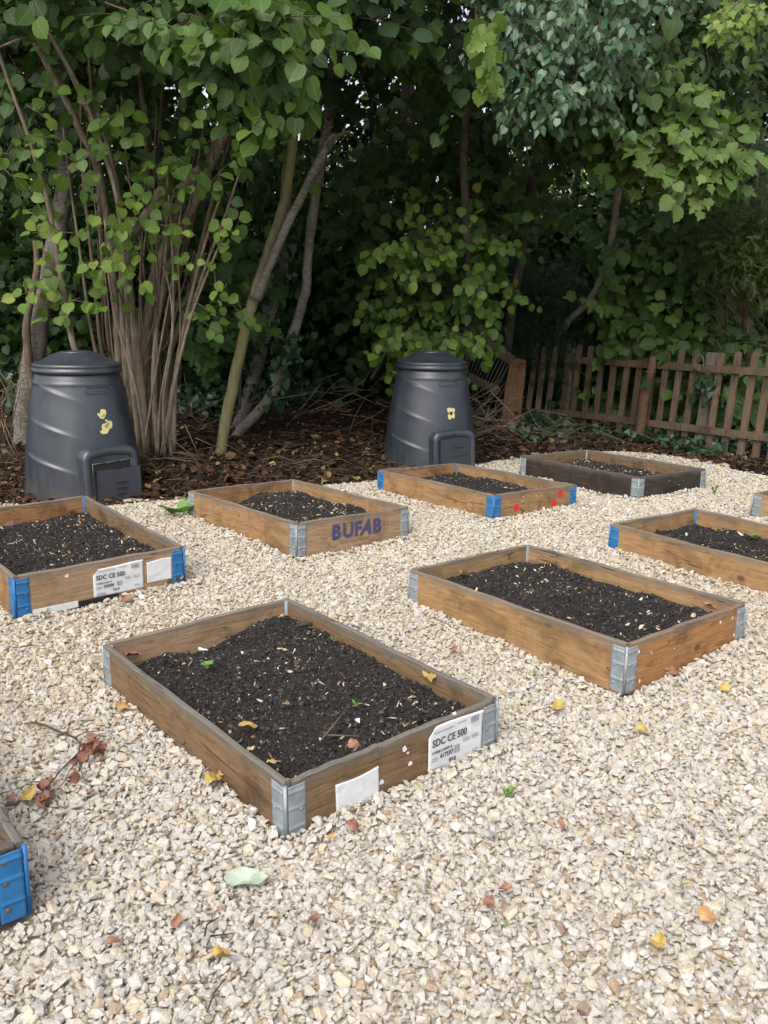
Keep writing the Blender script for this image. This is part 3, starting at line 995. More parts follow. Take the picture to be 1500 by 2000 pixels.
# bed B: clean golden boards
B = make_bed('B', 'golden raised bed with grey corners and flecks of paper, right of the nearest bed', M['wood_gold'], 'galv', 'galv', [M['wood_orange'], M['wood_gold'], M['wood_gold'], M['wood_gold']])
scraps(B, [(-0.33, 0.15, 0.018), (-0.335, 0.085, 0.012), (-0.31, 0.035, 0.014), (-0.25, 0.13, 0.012), (0.21, 0.15, 0.02), (0.3, 0.15, 0.014), (0.325, 0.07, 0.016), (-0.1, 0.11, 0.008)], 5)
# bed C: blue corners, two labels
Cb = make_bed('C', 'raised bed at the left with blue corners, a printed label and a blank one', M['wood_brown'], 'blue', 'blue',
              [M['wood_pale'], M['wood_brown'], M['wood_orange'], M['wood_gold']])
delivery_label(Cb, -0.055, 0.028, 0.24, 0.135, '265000', '121.9', 12, 'S.930815.040914')
blank_sheet(Cb, 0.205, 0.045, 0.125, 0.105, 22, amp=0.0016)
scraps(Cb, [(-0.17, 0.155, 0.022)], 8)
st_ = MB(); st_.box((0.6004, -0.33, 0.001), (0.604, -0.13, 0.030)); st_.build('barcode_strip', M['paper'], Cb)
barcode(Cb, 0, 0, 0.001, 0.001, 0, 1)
for ch in list(Cb.children):
    if ch.name.startswith('barcode') and not ch.name.startswith('barcode_strip'):
        bpy.data.objects.remove(ch)
fb = MB(); fb.box((0.6006, -0.125, -0.012), (0.606, 0.06, 0.026)); fb.build('felt_strip', M['black_felt'], Cb)
# bed D: blue stencilled name
D = make_bed('D', 'golden raised bed stencilled BUFAB in blue on its end, between the compost bins', M['wood_gold'], 'galv', 'galv',
             [M['wood_pale'], M['wood_gold'], M['wood_orange'], M['wood_gold']])
for ch_, cx_, sk in (('B', -0.165, 0), ('U', -0.090, 0), ('F', -0.008, 0), ('A', 0.036, 0.28), ('B', 0.124, 0)):
    t = text_obj(ch_, 0.112, D, M['print_blue'], end_face(cx_, 0.075, 0.0012), 0.0056, 0.98, 'printed_letter')
    t.data.shear = sk
text_obj('YOUR SOLUTIONIST', 0.024, D, M['print_faint'], end_face(-0.11, 0.043, 0.001), 0.0, 0.98, 'printed_line')
bx = MB()
for a_, b_ in (((0.205, 0.055), (0.208, 0.13)), ((0.235, 0.055), (0.238, 0.13)), ((0.216, 0.055), (0.219, 0.115)), ((0.2085, 0.127), (0.2345, 0.130)), ((0.2195, 0.085), (0.2345, 0.088))):
    bx.box((0.6006, a_[0], a_[1]), (0.6012, b_[0], b_[1]))
bx.build('stamped_mark', M['print_faint'], D)
hl = MB()
for (y_, z_) in ((-0.122, 0.135), (-0.148, 0.075)):
    pts = [(0.6020, y_ + 0.006 * math.cos(k * 0.785), z_ + 0.006 * math.sin(k * 0.785)) for k in range(8)]
    hl.add(pts, [tuple(range(8))])
hl.build('nail_hole', M['black_felt'], D)
# bed E: blue corners, three red dots
Eb = make_bed('E', 'golden raised bed with blue corners and three red dots on its end', M['wood_gold'], 'blue', 'blue',
              [M['wood_gold'], M['wood_gold'], M['wood_orange'], M['wood_gold']])
for (y_, z_) in ((-0.19, 0.092), (0.235, 0.150), (0.180, 0.082)):
    dt = MB()
    dt.add([(0.6004, y_ + 0.027 * math.cos(k * 0.3142), z_ + 0.026 * math.sin(k * 0.3142)) for k in range(20)] + [(0.6012, y_ + 0.0262 * math.cos(k * 0.3142), z_ + 0.0255 * math.sin(k * 0.3142)) for k in range(20)],
           [tuple(range(20, 40))] + [(k, (k + 1) % 20, 20 + (k + 1) % 20, 20 + k) for k in range(20)])
    dt.build('red_dot', M['red_paint'], Eb)
scraps(Eb, [(-0.13, 0.155, 0.012), (-0.14, 0.13, 0.01), (0.0, 0.15, 0.01), (-0.05, 0.09, 0.009), (-0.13, 0.035, 0.016), (0.0, 0.04, 0.01), (0.05, 0.15, 0.008)], 9)
K = make_bed('K', 'very dark stained raised bed with grey corners, nearest the picket fence', M['wood_dark'], 'galv', 'galv',
             [M['wood_dark'], M['wood_brown'], M['wood_brown'], M['wood_dark']], (('l', -0.05),))
scraps(K, [(-0.05, 0.14, 0.009), (0.02, 0.12, 0.007), (0.07, 0.10, 0.007), (0.12, 0.13, 0.008), (-0.3, 0.08, 0.007)], 4)
G = make_bed('G', 'golden raised bed with dark blue corners cut off by the right edge', M['wood_gold'], 'blue', 'blue')
Hb = make_bed('H', 'grey-cornered raised bed showing only its corner at the right edge, beyond the blue-cornered one', M['wood_pale'], 'galv', 'galv')
Ib = make_bed('I', 'weathered raised bed with rusty-riveted blue corner at the bottom left', M['wood_brown'], 'blue_worn', 'rust',
              [M['wood_dark'], M['wood_brown'], M['wood_brown'], M['wood_dark']])

# ------------------------------------------------------------------ soil in the beds
crumbs = [variant('crumb_%d' % i, hull_mesh('crumb_%d' % i, 300 + i, 10, 0.7, 0.3), M['crumb']) for i in range(4)]
chips = [variant('chip_%d' % i, hull_mesh('chip_%d' % i, 320 + i, 9, 0.35, 0.3), M['chip']) for i in range(4)]
def make_soil(key, label, level, n_crumb, n_chip, dips=(), chip_size=0.009):
    nx, ny = 84, 58
    xs, ys = np.linspace(-0.579, 0.579, nx), np.linspace(-0.379, 0.379, ny)
    sd_ = ord(key)
    def hf(x, y):
        z = level + 0.013 * wob(x, y, 5.0, sd_) + 0.009 * wob(x, y, 14.0, sd_ + 2) + 0.004 * wob(x, y, 37.0, sd_ + 4)
        e = np.minimum(0.585 - np.abs(x), 0.385 - np.abs(y))
        z = z - 0.022 * np.exp(-e / 0.05)
        for (dx, dy, r_, d_) in dips:
            z = z - d_ * np.exp(-(((x - dx) ** 2 + (y - dy) ** 2) / r_ ** 2))
        return z
    X, Y = np.meshgrid(xs, ys)
    Z = hf(X, Y) + rng.normal(0, 0.0018, X.shape)
    V = np.stack([X, Y, Z], -1).reshape(-1, 3)
    i, j = np.meshgrid(np.arange(nx - 1), np.arange(ny - 1))
    a = (j * nx + i).ravel()
    F = np.stack([a, a + 1, a + nx + 1, a + nx], -1)
    m_ = n_crumb + n_chip
    px, py = rng.uniform(-0.576, 0.576, m_), rng.uniform(-0.376, 0.376, m_)
    s = np.concatenate([np.clip(0.0062 * np.exp(rng.normal(0, 0.6, n_crumb)), 0.0025, 0.028), np.clip(chip_size * .85 * np.exp(rng.normal(0, 0.55, n_chip)), 0.003, 0.026)])
    pz = hf(px, py) + s * 0.15
    pick = np.concatenate([rng.integers(0, 4, n_crumb), rng.integers(4, 8, n_chip)])
    rot = np.stack([rng.normal(0, 0.6, m_), rng.normal(0, 0.6, m_), rng.uniform(0, 6.28, m_)], -1)
    scl = s[:, None] * rng.uniform(0.7, 1.3, (m_, 3))
    scl[n_crumb:, 0] *= rng.uniform(0.8, 2.4, n_chip)
    bare = (rng.random(m_) < 0.75) & (wob(px, py, 6.0, sd_ + 9) > 0.15) & (np.arange(m_) >= n_crumb)   # chips lie in drifts
    scl[bare] *= 0.35
    me = scatter_mesh('soil', V, F, np.stack([px, py, pz], -1), pick, rot, scl, rng.random(m_))
    o = link('soil', me, None, M['soil'])
    o.matrix_world = bed_matrix(key)
    scatter_nodes(o, crumbs + chips)
    tag(o, label, 'soil', 'soil in the raised beds', kind='stuff')
    return hf
SOIL = {}
SOIL['A'] = make_soil('A', 'black crumbly soil in the nearest raised bed with two labels', 0.142, 21000, 900, ((-0.55, -0.36, 0.16, 0.05), (-0.52, -0.02, 0.14, 0.055), (0.45, 0.38, 0.2, 0.01)))
SOIL['B'] = make_soil('B', 'black soil in the golden grey-cornered bed right of the nearest one', 0.135, 17000, 850, ((-0.56, -0.36, 0.12, 0.05), (-0.58, 0.38, 0.12, 0.02)), 0.008)
SOIL['C'] = make_soil('C', 'black soil flecked with chips in the left bed with blue corners', 0.120, 14000, 1100, ((-0.58, 0.0, 0.2, 0.02), (0.56, 0.36, 0.14, 0.02)), 0.009)
SOIL['D'] = make_soil('D', 'chip-flecked soil in the raised bed stencilled BUFAB', 0.125, 10000, 900, ((-0.58, -0.3, 0.25, 0.06), (0.56, 0.36, 0.2, 0.035)), 0.010)
SOIL['E'] = make_soil('E', 'dark soil in the raised bed with three red dots', 0.132, 8500, 600, ((-0.58, -0.3, 0.25, 0.06), (0.56, 0.36, 0.2, 0.04)), 0.010)
SOIL['K'] = make_soil('K', 'dark soil littered with scraps in the very dark stained bed', 0.120, 6000, 500, ((-0.4, -0.3, 0.3, 0.06), (0.5, 0.3, 0.2, 0.03)), 0.012)
SOIL['G'] = make_soil('G', 'dark soil in the right-edge bed with blue corners', 0.118, 9500, 700, ((-0.58, -0.3, 0.2, 0.05),), 0.009)
SOIL['H'] = make_soil('H', 'dark soil in the grey-cornered bed at the right edge', 0.12, 1500, 100)
SOIL['I'] = make_soil('I', 'dark soil low in the bed at the bottom left', 0.075, 3000, 200)

# ------------------------------------------------------------------ compost bins
BODY_H = 0.885
def bin_r(z):
    t = z / BODY_H
    r = 0.412 - 0.122 * t + 0.018 * math.sin(math.pi * t)
    if z > BODY_H - 0.075:
        q = (z - (BODY_H - 0.075)) / 0.075
        r -= 0.012 * q * q
    return r

def sm1(a, b, t):
    t = min(max((t - a) / (b - a), 0.0), 1.0)
    return t * t * (3 - 2 * t)

def bin_body_mesh():
    nth, nz = 208, 132
    V, F = [], []
    for j in range(nz + 1):
        z = BODY_H * j / nz
        r0 = bin_r(z)
        for i in range(nth):
            th = 2 * math.pi * i / nth
            d = 0.0
            # long swept ledges, three tiers, three times round
            for tier, z0 in enumerate((0.245, 0.485, 0.725)):
                for q in range(3):
                    a0 = q * 2.0944 - 1.52 + 0.10 * tier
                    dt = (th - a0 + math.pi) % (2 * math.pi) - math.pi
                    if -0.35 < dt < 1.05:
                        s = dt / 1.0
                        zl = z0 + 0.060 - 0.085 * s - 0.03 * s * s * (1 if s > 0 else 0)
                        w = sm1(-0.35, 0.30, s) * sm1(1.05, 0.40, s)
                        dz = z - zl
                        if dz >= 0:
                            d += 0.012 * w * math.exp(-(dz / 0.009) ** 2)
                        else:
                            d += 0.012 * w * math.exp(dz / 0.085)
            d += 0.004 * math.exp(-((z - (BODY_H - 0.078)) / 0.012) ** 2)
            r = r0 + float(d)
            V.append((r * math.sin(th), -r * math.cos(th), z))     # theta 0 faces -y
    for j in range(nz):
        for i in range(nth):
            i2 = (i + 1) % nth
            F.append((j * nth + i, j * nth + i2, (j + 1) * nth + i2, (j + 1) * nth + i))
    mb = MB(); mb.add(V, F, True)
    return mb.mesh('bin_body')

def lathe(prof, seg=96, wobble=0.0):
    V, F = [], []
    for (r, z) in prof:
        for i in range(seg):
            a = 2 * math.pi * i / seg
            V.append((r * math.sin(a), -r * math.cos(a), z))
    for j in range(len(prof) - 1):
        for i in range(seg):
            i2 = (i + 1) % seg
            F.append((j * seg + i, j * seg + i2, (j + 1) * seg + i2, (j + 1) * seg + i))
    mb = MB(); mb.add(V, F, True)
    b = len(prof) - 1
    mb.f.append(tuple(b * seg + i for i in range(seg))); mb.s.append(False); mb.mi.append(0)
    return mb

def lid_mesh():
    z = BODY_H
    prof = [(0.285, z - 0.012), (0.300, z - 0.014), (0.309, z - 0.008), (0.312, z + 0.004), (0.309, z + 0.016), (0.303, z + 0.022), (0.300, z + 0.026), (0.303, z + 0.031),
            (0.304, z + 0.040), (0.300, z + 0.049), (0.290, z + 0.056), (0.276, z + 0.058), (0.268, z + 0.057), (0.240, z + 0.072), (0.200, z + 0.094), (0.165, z + 0.112), (0.14, z + 0.122),
            (0.125, z + 0.126), (0.112, z + 0.126)]
    return lathe(prof, 96).mesh('lid')

def rounded_arch(w, h, rc, n_=8):
    """outline of the hatch surround, from bottom left up and over to bottom right"""
    pts = [(-w / 2, 0.0)]
    for k in range(n_ + 1):
        a = math.pi - k / n_ * math.pi / 2
        pts.append((-w / 2 + rc + rc * math.cos(a), h - rc + rc * math.sin(a)))
    m_ = 10
    for k in range(1, m_):
        t = k / m_
        pts.append((-w / 2 + rc + t * (w - 2 * rc), h + 0.012 * math.sin(math.pi * t)))
    for k in range(n_ + 1):
        a = math.pi / 2 - k / n_ * math.pi / 2
        pts.append((w / 2 - rc + rc * math.cos(a), h - rc + rc * math.sin(a)))
    pts.append((w / 2, 0.0))
    return pts

def hatch_frame_mesh():
    """surround moulded onto the body: outer wall rises from the body to a rounded lip, then drops into a recess"""
    w, h = 0.42, 0.375
    rings = []
    # (inset, depth along -y from the axis); depth at z leans back slightly upward
    for inset, dep in ((0.0, 0.25), (0.0, 0.395), (0.006, 0.409), (0.016, 0.416), (0.030, 0.418), (0.044, 0.416), (0.050, 0.411), (0.052, 0.402)):
        o = rounded_arch(w - 2 * inset, h - inset * 1.15, max(0.07 - inset * 0.6, 0.02))
        rings.append([(x, -(dep + 0.022 - 0.058 * z), z) for x, z in o])
    V = [p for r_ in rings for p in r_]
    k = len(rings[0])
    F = []
    for a in range(len(rings) - 1):
        for i in range(k - 1):
            F.append((a * k + i, a * k + i + 1, (a + 1) * k + i + 1, (a + 1) * k + i))
    mb = MB(); mb.add(V, F, True)
    # back of the recess
    b = (len(rings) - 1) * k
    mb.f.append(tuple(b + i for i in range(k))); mb.s.append(False); mb.mi.append(0)
    return mb.mesh('hatch_frame')

def door_mesh(w=0.285, h=0.325, slots=((0.26, 0.5), (0.205, 0.46), (0.15, 0.46)), torn=False):
    bm = bmesh.new()
    r = random.Random(4)
    top = []
    n_ = 14
    for i in range(n_ + 1):
        t = i / n_
        zt = h - (0.012 * r.random() + (0.014 * (1 - t)) if torn else 0)
        top.append((-w / 2 + t * w, zt))
    out = [(-w / 2, 0)] + top + [(w / 2, 0)]
    f = [bm.verts.new((x, 0, z)) for x, z in out]
    b = [bm.verts.new((x, 0.012, z)) for x, z in out]
    bm.faces.new(f)
    bm.faces.new(list(reversed(b)))
    for i in range(len(out)):
        i2 = (i + 1) % len(out)
        bm.faces.new((f[i2], f[i], b[i], b[i2]))
    bmesh.ops.recalc_face_normals(bm, faces=bm.faces)
    bmesh.ops.bevel(bm, geom=[e for e in bm.edges if abs(e.verts[0].co.y) < 1e-6 and abs(e.verts[1].co.y) < 1e-6], offset=0.004, segments=2, affect='EDGES')
    me = bpy.data.meshes.new('hatch_door'); bm.to_mesh(me); bm.free()
    return me

def on_body(th, z, proud=0.0015):
    r = bin_r(z) + proud
    return (r * math.sin(th), -r * math.cos(th), z)

def petal_mesh(th0, z0, petals, proud=0.004, name='petal'):
    mb = MB()
    for (dx, dz, a, b, ang) in petals:
        k = 16
        ring = []
        for i in range(k):
            w = 2 * math.pi * i / k
            rr = 1 + 0.12 * math.sin(3 * w + ang)
            lx, lz = a * rr * math.cos(w), b * rr * math.sin(w)
            x = dx + lx * math.cos(ang) - lz * math.sin(ang)
            z = dz + lx * math.sin(ang) + lz * math.cos(ang)
            ring.append((x, z))
        lo = [on_body(th0 + x / bin_r(z0), z0 + z, proud - 0.0035) for x, z in ring]
        hi = [on_body(th0 + x / bin_r(z0), z0 + z, proud) for x, z in ring]
        mb.add(lo + hi, [tuple(range(k, 2 * k))] + [(i, (i + 1) % k, k + (i + 1) % k, k + i) for i in range(k)])
    return mb.mesh(name)

BODY, LID, FRAME = bin_body_mesh(), lid_mesh(), hatch_frame_mesh()
for me in (BODY, LID, FRAME):
    me.materials.append(M['plastic'])

def make_bin(loc, hatch_az, label, torn):
    face = math.atan2(loc[0], -(-loc[1]))          # bearing of the bin seen from the camera
    root = empty('compost_bin', matrix=Matrix.Translation((loc[0], loc[1], loc[2])) @ Matrix.Rotation(-math.atan2(loc[0], loc[1]), 4, 'Z') @ Matrix.Rotation(hatch_az, 4, 'Z'))
    tag(root, label, 'compost bin', 'compost bins at the edge of the gravel')
    link('bin_body', BODY, root)
    lid = link('lid', LID, root)
    kb = MB()
    kb.add(*knob())
    kb.build('lid_handle', M['plastic'], lid)
    fr = link('hatch_frame', FRAME, root)
    tilt = -0.054
    if torn:
        d = link('hatch_door', door_mesh(0.335, 0.285, torn=True), fr, M['plastic'], matrix=Matrix.Translation((0.035, -0.458, -0.045)) @ Matrix.Rotation(-0.085, 4, 'X') @ Matrix.Rotation(0.03, 4, 'Y'))
        dark_sheet = MB(); dark_sheet.add([(-0.143, -0.4265, 0.215), (0.143, -0.4265, 0.215), (0.143, -0.4225, 0.284), (-0.143, -0.4225, 0.276)], [(0, 1, 2, 3)])
        dark_sheet.build('torn_opening_dark', M['black_felt'], fr)  # flat black sheet painted in for the shade inside the torn gap
        w_ = MB()
        for (x0, z0, x1, z1) in ((-0.146, 0.277, -0.05, 0.279), (-0.05, 0.279, 0.06, 0.284), (0.06, 0.284, 0.146, 0.286), (0.146, 0.286, 0.149, 0.215), (-0.149, 0.28, -0.149, 0.19)):
            w_.tube([(x0, -0.4245, z0), (x1, -0.4245, z1)], [0.0035, 0.0028], 6, bump=0.5)
        w_.build('torn_edge', flat('scuffed_plastic', (0.14, 0.14, 0.14)), fr)
        sx = 0.03
    else:
        d = link('hatch_door', door_mesh(0.306, 0.306), fr, M['plastic'], matrix=Matrix.Translation((0.004, -0.436, 0.0)) @ Matrix.Rotation(tilt, 4, 'X'))
        sx = 0.0
    sl = MB()
    for q, (z_, w_) in enumerate(((0.245, 0.13), (0.175, 0.16), (0.11, 0.13)) if not torn else ((0.175, 0.10), (0.135, 0.085), (0.095, 0.075))):
        x0 = -0.045 if not torn else -0.03
        pts = [(x0 + w_ * t / 6, -0.001 - (0.004), z_ - 0.004 * math.sin(math.pi * t / 6) * (-1 if torn else 1)) for t in range(7)]
        sl.tube(pts, [0.001] + [0.0042] * 5 + [0.001], 6)
    sl.build('door_rib', M['plastic'] if not torn else M['black_felt'], d)
    # moulded name plate: a shallow raised border with worn, unreadable relief
    pl = MB()
    thp, zp = -0.06, 0.765
    ring = [(0.088 * math.copysign(abs(math.cos(a)) ** 0.35, math.cos(a)), 0.021 * math.copysign(abs(math.sin(a)) ** 0.6, math.sin(a))) for a in [2 * math.pi * k / 36 for k in range(37)]]
    pl.tube([on_body(thp + x / bin_r(zp), zp + z, 0.0025) for x, z in ring], [0.0034] * 37, 6, cap=False)
    r = random.Random(6)
    x = -0.03
    while x < 0.07:
        pl.tube([on_body(thp + x / bin_r(zp), zp - 0.009, 0.001), on_body(thp + (x + r.uniform(-.004, .004)) / bin_r(zp), zp + 0.009, 0.001)], [0.0018, 0.0018], 5)
        x += r.uniform(0.008, 0.014)
    pl.build('name_plate', M['plastic'], root)
    return root

def knob():
    z = BODY_H + 0.126
    V, F = [], []
    prof = [(0.112, 0.0), (0.110, 0.006), (0.085, 0.008), (0.080, 0.002), (0.060, 0.001)]
    seg = 40
    for (r_, dz) in prof:
        for i in range(seg):
            a = 2 * math.pi * i / seg
            V.append((r_ * math.cos(a), r_ * math.sin(a), z + dz))
    for j in range(len(prof) - 1):
        for i in range(seg):
            i2 = (i + 1) % seg
            F.append((j * seg + i, j * seg + i2, (j + 1) * seg + i2, (j + 1) * seg + i))
    F.append(tuple((len(prof) - 1) * seg + i for i in range(seg)))
    b = len(V)
    lo, hi = (-0.066, -0.016, z + 0.0015), (0.066, 0.016, z + 0.0125)
    (x0, y0, z0), (x1, y1, z1) = lo, hi
    V += [(x0, y0, z0), (x1, y0, z0), (x1, y1, z0), (x0, y1, z0), (x0, y0 + .004, z1), (x1, y0 + .004, z1), (x1, y1 - .004, z1), (x0, y1 - .004, z1)]
    F += [tuple(b + i for i in f) for f in [(4, 5, 6, 7), (0, 1, 5, 4), (1, 2, 6, 5), (2, 3, 7, 6), (3, 0, 4, 7)]]
    return V, F, False

b1 = make_bin((BIN1[0], BIN1[1], 0.0), 0.47, 'black compost bin at the left with its hatch torn open and a ripped flower sticker', True)
ths = -0.03
ps = link('flower_sticker', petal_mesh(ths, 0.53, [(0.005, 0.078, 0.022, 0.034, -0.3), (-0.024, 0.066, 0.008, 0.022, 0.5), (0.022, 0.030, 0.010, 0.007, 0.0), (0.040, 0.0, 0.027, 0.026, 0.6), (0.010, -0.022, 0.028, 0.036, -0.2), (-0.010, -0.045, 0.022, 0.014, 0.2)]), b1, M['petal'])
link('sticker_mark', petal_mesh(ths, 0.53, [(0.008, 0.068, 0.003, 0.009, -0.4), (-0.006, 0.060, 0.003, 0.005, 0.2), (0.030, 0.006, 0.009, 0.003, -0.5), (0.010, -0.010, 0.003, 0.012, 0.3), (0.022, -0.004, 0.003, 0.009, 0.6)], 0.0055, 'sticker_mark'), ps, M['petal_mark'])
b2 = make_bin((BIN2[0], BIN2[1], -0.035), 0.55, 'black compost bin behind the red-dotted bed with a whole pansy sticker and closed hatch', False)
ths = -0.04
ps = link('flower_sticker', petal_mesh(ths, 0.52, [(-0.016, 0.026, 0.020, 0.024, 0.3), (0.018, 0.024, 0.021, 0.023, -0.3), (-0.012, -0.026, 0.019, 0.023, -0.3), (0.017, -0.020, 0.019, 0.022, 0.3)]), b2, M['petal'])
link('sticker_mark', petal_mesh(ths, 0.52, [(0.0, 0.0, 0.013, 0.015, 0.1), (-0.010, 0.012, 0.003, 0.010, 0.6), (0.011, 0.012, 0.003, 0.010, -0.6)], 0.0055, 'sticker_mark'), ps, M['petal_mark'])

# ------------------------------------------------------------------ picket fence
def picket_mesh(w, h, th, seed):
    r = random.Random(seed)
    n_ = 7
    out = [(-w / 2, 0), (w / 2, 0), (w / 2 + r.uniform(-.002, .002), h * 0.5), (w / 2, h - w * 0.42)]
    for k in range(1, n_):
        a = math.pi * k / n_
        out.append((w / 2 * math.cos(a), h - w * 0.42 + w * 0.42 * math.sin(a)))
    out += [(-w / 2, h - w * 0.42), (-w / 2 + r.uniform(-.002, .002), h * 0.5)]
    k = len(out)
    V = [(x, -th / 2, z) for x, z in out] + [(x, th / 2, z) for x, z in out]
    F = [tuple(range(k)), tuple(reversed(range(k, 2 * k)))] + [((i + 1) % k, i, k + i, k + (i + 1) % k) for i in range(k)]
    mb = MB(); mb.add(V, F)
    return mb.mesh('picket')

F0, F1 = np.array([2.08, 10.02]), np.array([3.60, 8.17])       # corner post and the right edge of the picture
fdir = (F1 - F0) / np.linalg.norm(F1 - F0)
fnrm = np.array([fdir[1], -fdir[0]])
if fnrm[1] > 0:
    fnrm = -fnrm                                               # towards the camera
flen = float(np.linalg.norm(F1 - F0))
LEAN = 0.055
fence = empty('picket_fence', (F0[0], F0[1], 0.0))
tag(fence, 'brown weathered picket fence leaning along the right behind the gravel', 'fence')
fm4 = Matrix(((fdir[0], -fnrm[0], 0, 0), (fdir[1], -fnrm[1], 0, 0), (0, 0, 1, 0), (0, 0, 0, 1)))   # local x along, y away from camera
PW, PHT = 0.070, 0.93
n_p = 26
px_u = [1110, 1132, 1155, 1178, 1203, 1226.5, 1251, 1278, 1304, 1331, 1359, 1409.5, 1441, 1475, 1506]
def along(u, v=690):
    """distance along the fence at which it meets the sight line of a photo column, at the height of the picket tops"""
    d = ray(u, v)
    A_ = np.array([[fdir[0], -d[0]], [fdir[1], -d[1]]])
    return float(np.linalg.solve(A_, -F0)[0])
pos = [along(u, 672 + (u - 1110) * 0.055) for u in px_u]
while len(pos) < 34:
    pos.append(pos[-1] + 0.150)
for i, s in enumerate(pos):
    gz_ = float(wood_z(F0[0] + fdir[0] * s, F0[1] + fdir[1] * s))
    top = 0.985 + 0.004 * math.sin(i * 2.1) + random.uniform(-0.012, 0.012)
    h_ = top - gz_ + 0.06 - (0.05 if i in (4, 9) else 0)
    link('picket', picket_mesh(PW + random.uniform(-.006, .006), h_, 0.02, i), fence, M['fence'],
         matrix=fm4 @ Matrix.Translation((s - LEAN * top, 0.016, top - h_)) @ Matrix.Rotation(LEAN + random.uniform(-.012, .012), 4, 'Y'))
def rail(parent, s0, s1, z0, z1, y, w=0.07, th=0.028, mtl='fence', sag=0.0):
    mb = MB()
    nn = 10
    V, F = [], []
    for i in range(nn + 1):
        t = i / nn
        x = s0 + (s1 - s0) * t
        z = z0 + (z1 - z0) * t - sag * math.sin(math.pi * t)
        for (yy, zz) in ((-th / 2, -w / 2), (th / 2, -w / 2), (th / 2, w / 2), (-th / 2, w / 2)):
            V.append((x, y + yy, z + zz + random.uniform(-.0015, .0015)))
    for i in range(nn):
        for j in range(4):
            j2 = (j + 1) % 4
            F.append((i * 4 + j, i * 4 + j2, (i + 1) * 4 + j2, (i + 1) * 4 + j))
    F += [(3, 2, 1, 0), tuple(nn * 4 + j for j in range(4))]
    mb.add(V, F)
    return mb.build('rail', M[mtl], parent, matrix=fm4)
s_mid = along(1372, 700)
rail(fence, -0.09, s_mid, 0.805, 0.815, -0.010)
rail(fence, s_mid + 0.004, 4.9, 0.815, 0.835, -0.012)
rail(fence, -0.14, s_mid - 0.05, 0.205, 0.215, -0.010)
rail(fence, s_mid - 0.046, 4.9, 0.215, 0.235, -0.012)
def post(parent, s, y, w, th, z0, z1, mtl, lean=LEAN, name='post'):
    bm = bmesh.new()
    bmesh.ops.create_cube(bm, size=1.0)
    for v in bm.verts:
        v.co = Vector((v.co.x * w, v.co.y * th, (v.co.z + 0.5) * (z1 - z0)))
    bmesh.ops.bevel(bm, geom=list(bm.edges), offset=0.008, segments=2, affect='EDGES')
    me = bpy.data.meshes.new(name); bm.to_mesh(me); bm.free()
    return link(name, me, parent, M[mtl], matrix=fm4 @ Matrix.Translation((s - lean * z1, y, z0)) @ Matrix.Rotation(lean, 4, 'Y'))
post(fence, -0.04, 0.06, 0.10, 0.08, -0.05, 0.93, 'post_grey')
pm = post(fence, along(1385, 690), 0.075, 0.105, 0.09, -0.05, 0.965, 'post_grey')
for s in (along(1386, 690) + 1.85, along(1386, 690) + 3.3):
    post(fence, s, 0.075, 0.10, 0.09, -0.05, 0.96, 'post_grey')
wl = MB()
lp = [(s_mid - 0.01 + 0.048 * math.cos(a), -0.035, 0.865 + 0.075 * math.sin(a)) for a in np.linspace(math.pi * 1.05, -0.05 * math.pi, 15)]
wl.tube([(lp[0][0], -0.03, 0.78)] + lp + [(lp[-1][0], -0.03, 0.80)], [0.0055] * 17, 6)
wl.build('wire_loop', M['wire'], fence, matrix=fm4)
fu = MB()
for (u_, v_, r_) in ((1313, 820, 0.018), (1330, 820, 0.012), (1341, 811, 0.010), (1421, 832, 0.011), (1348, 805, 0.008)):
    s = along(u_, v_)
    d = ray(u_, v_)
    tt = (F0[0] + fdir[0] * s) / d[0]
    z = CAMH + d[2] * tt
    fu.add(*(lambda m_: ([(s + r_ * 1.7 * v.co.x, -0.03 + r_ * v.co.y, z + r_ * v.co.z) for v in m_.vertices], [tuple(p.vertices) for p in m_.polygons]))(stones[1].data))
fu.build('bracket_fungus', M['fungus'], fence, matrix=fm4)

# bark-covered stake nailed to the fence
stake = empty('fence_stake', (0, 0, 0))
tag(stake, 'rough split wooden stake leaning against the picket fence', 'stake')
s1 = along(1283, 700)
sp = F0 + fdir * s1 + fnrm * 0.075
top_p = np.array([sp[0], sp[1], 0.905])
s2 = along(1255, 850)
sp2 = F0 + fdir * s2 + fnrm * 0.10
bot_p = np.array([sp2[0], sp2[1], -0.02])
pts = [bot_p + (top_p - bot_p) * t + np.array([0.012 * math.sin(9 * t), 0, 0]) for t in np.linspace(0, 1, 9)]
mb = MB(); mb.tube(pts, [0.075, 0.062, 0.058, 0.06, 0.058, 0.054, 0.052, 0.046, 0.036], 9, bump=0.35)
mb.build('split_log', M['stake'], stake)
mb = MB(); mb.tube([bot_p + (top_p - bot_p) * 0.83 + 0.062 * np.array([math.cos(a), math.sin(a), 0]) for a in np.linspace(0, 6.28, 15)], [0.003] * 15, 5)
mb.build('binding_wire', M['wire'], stake)

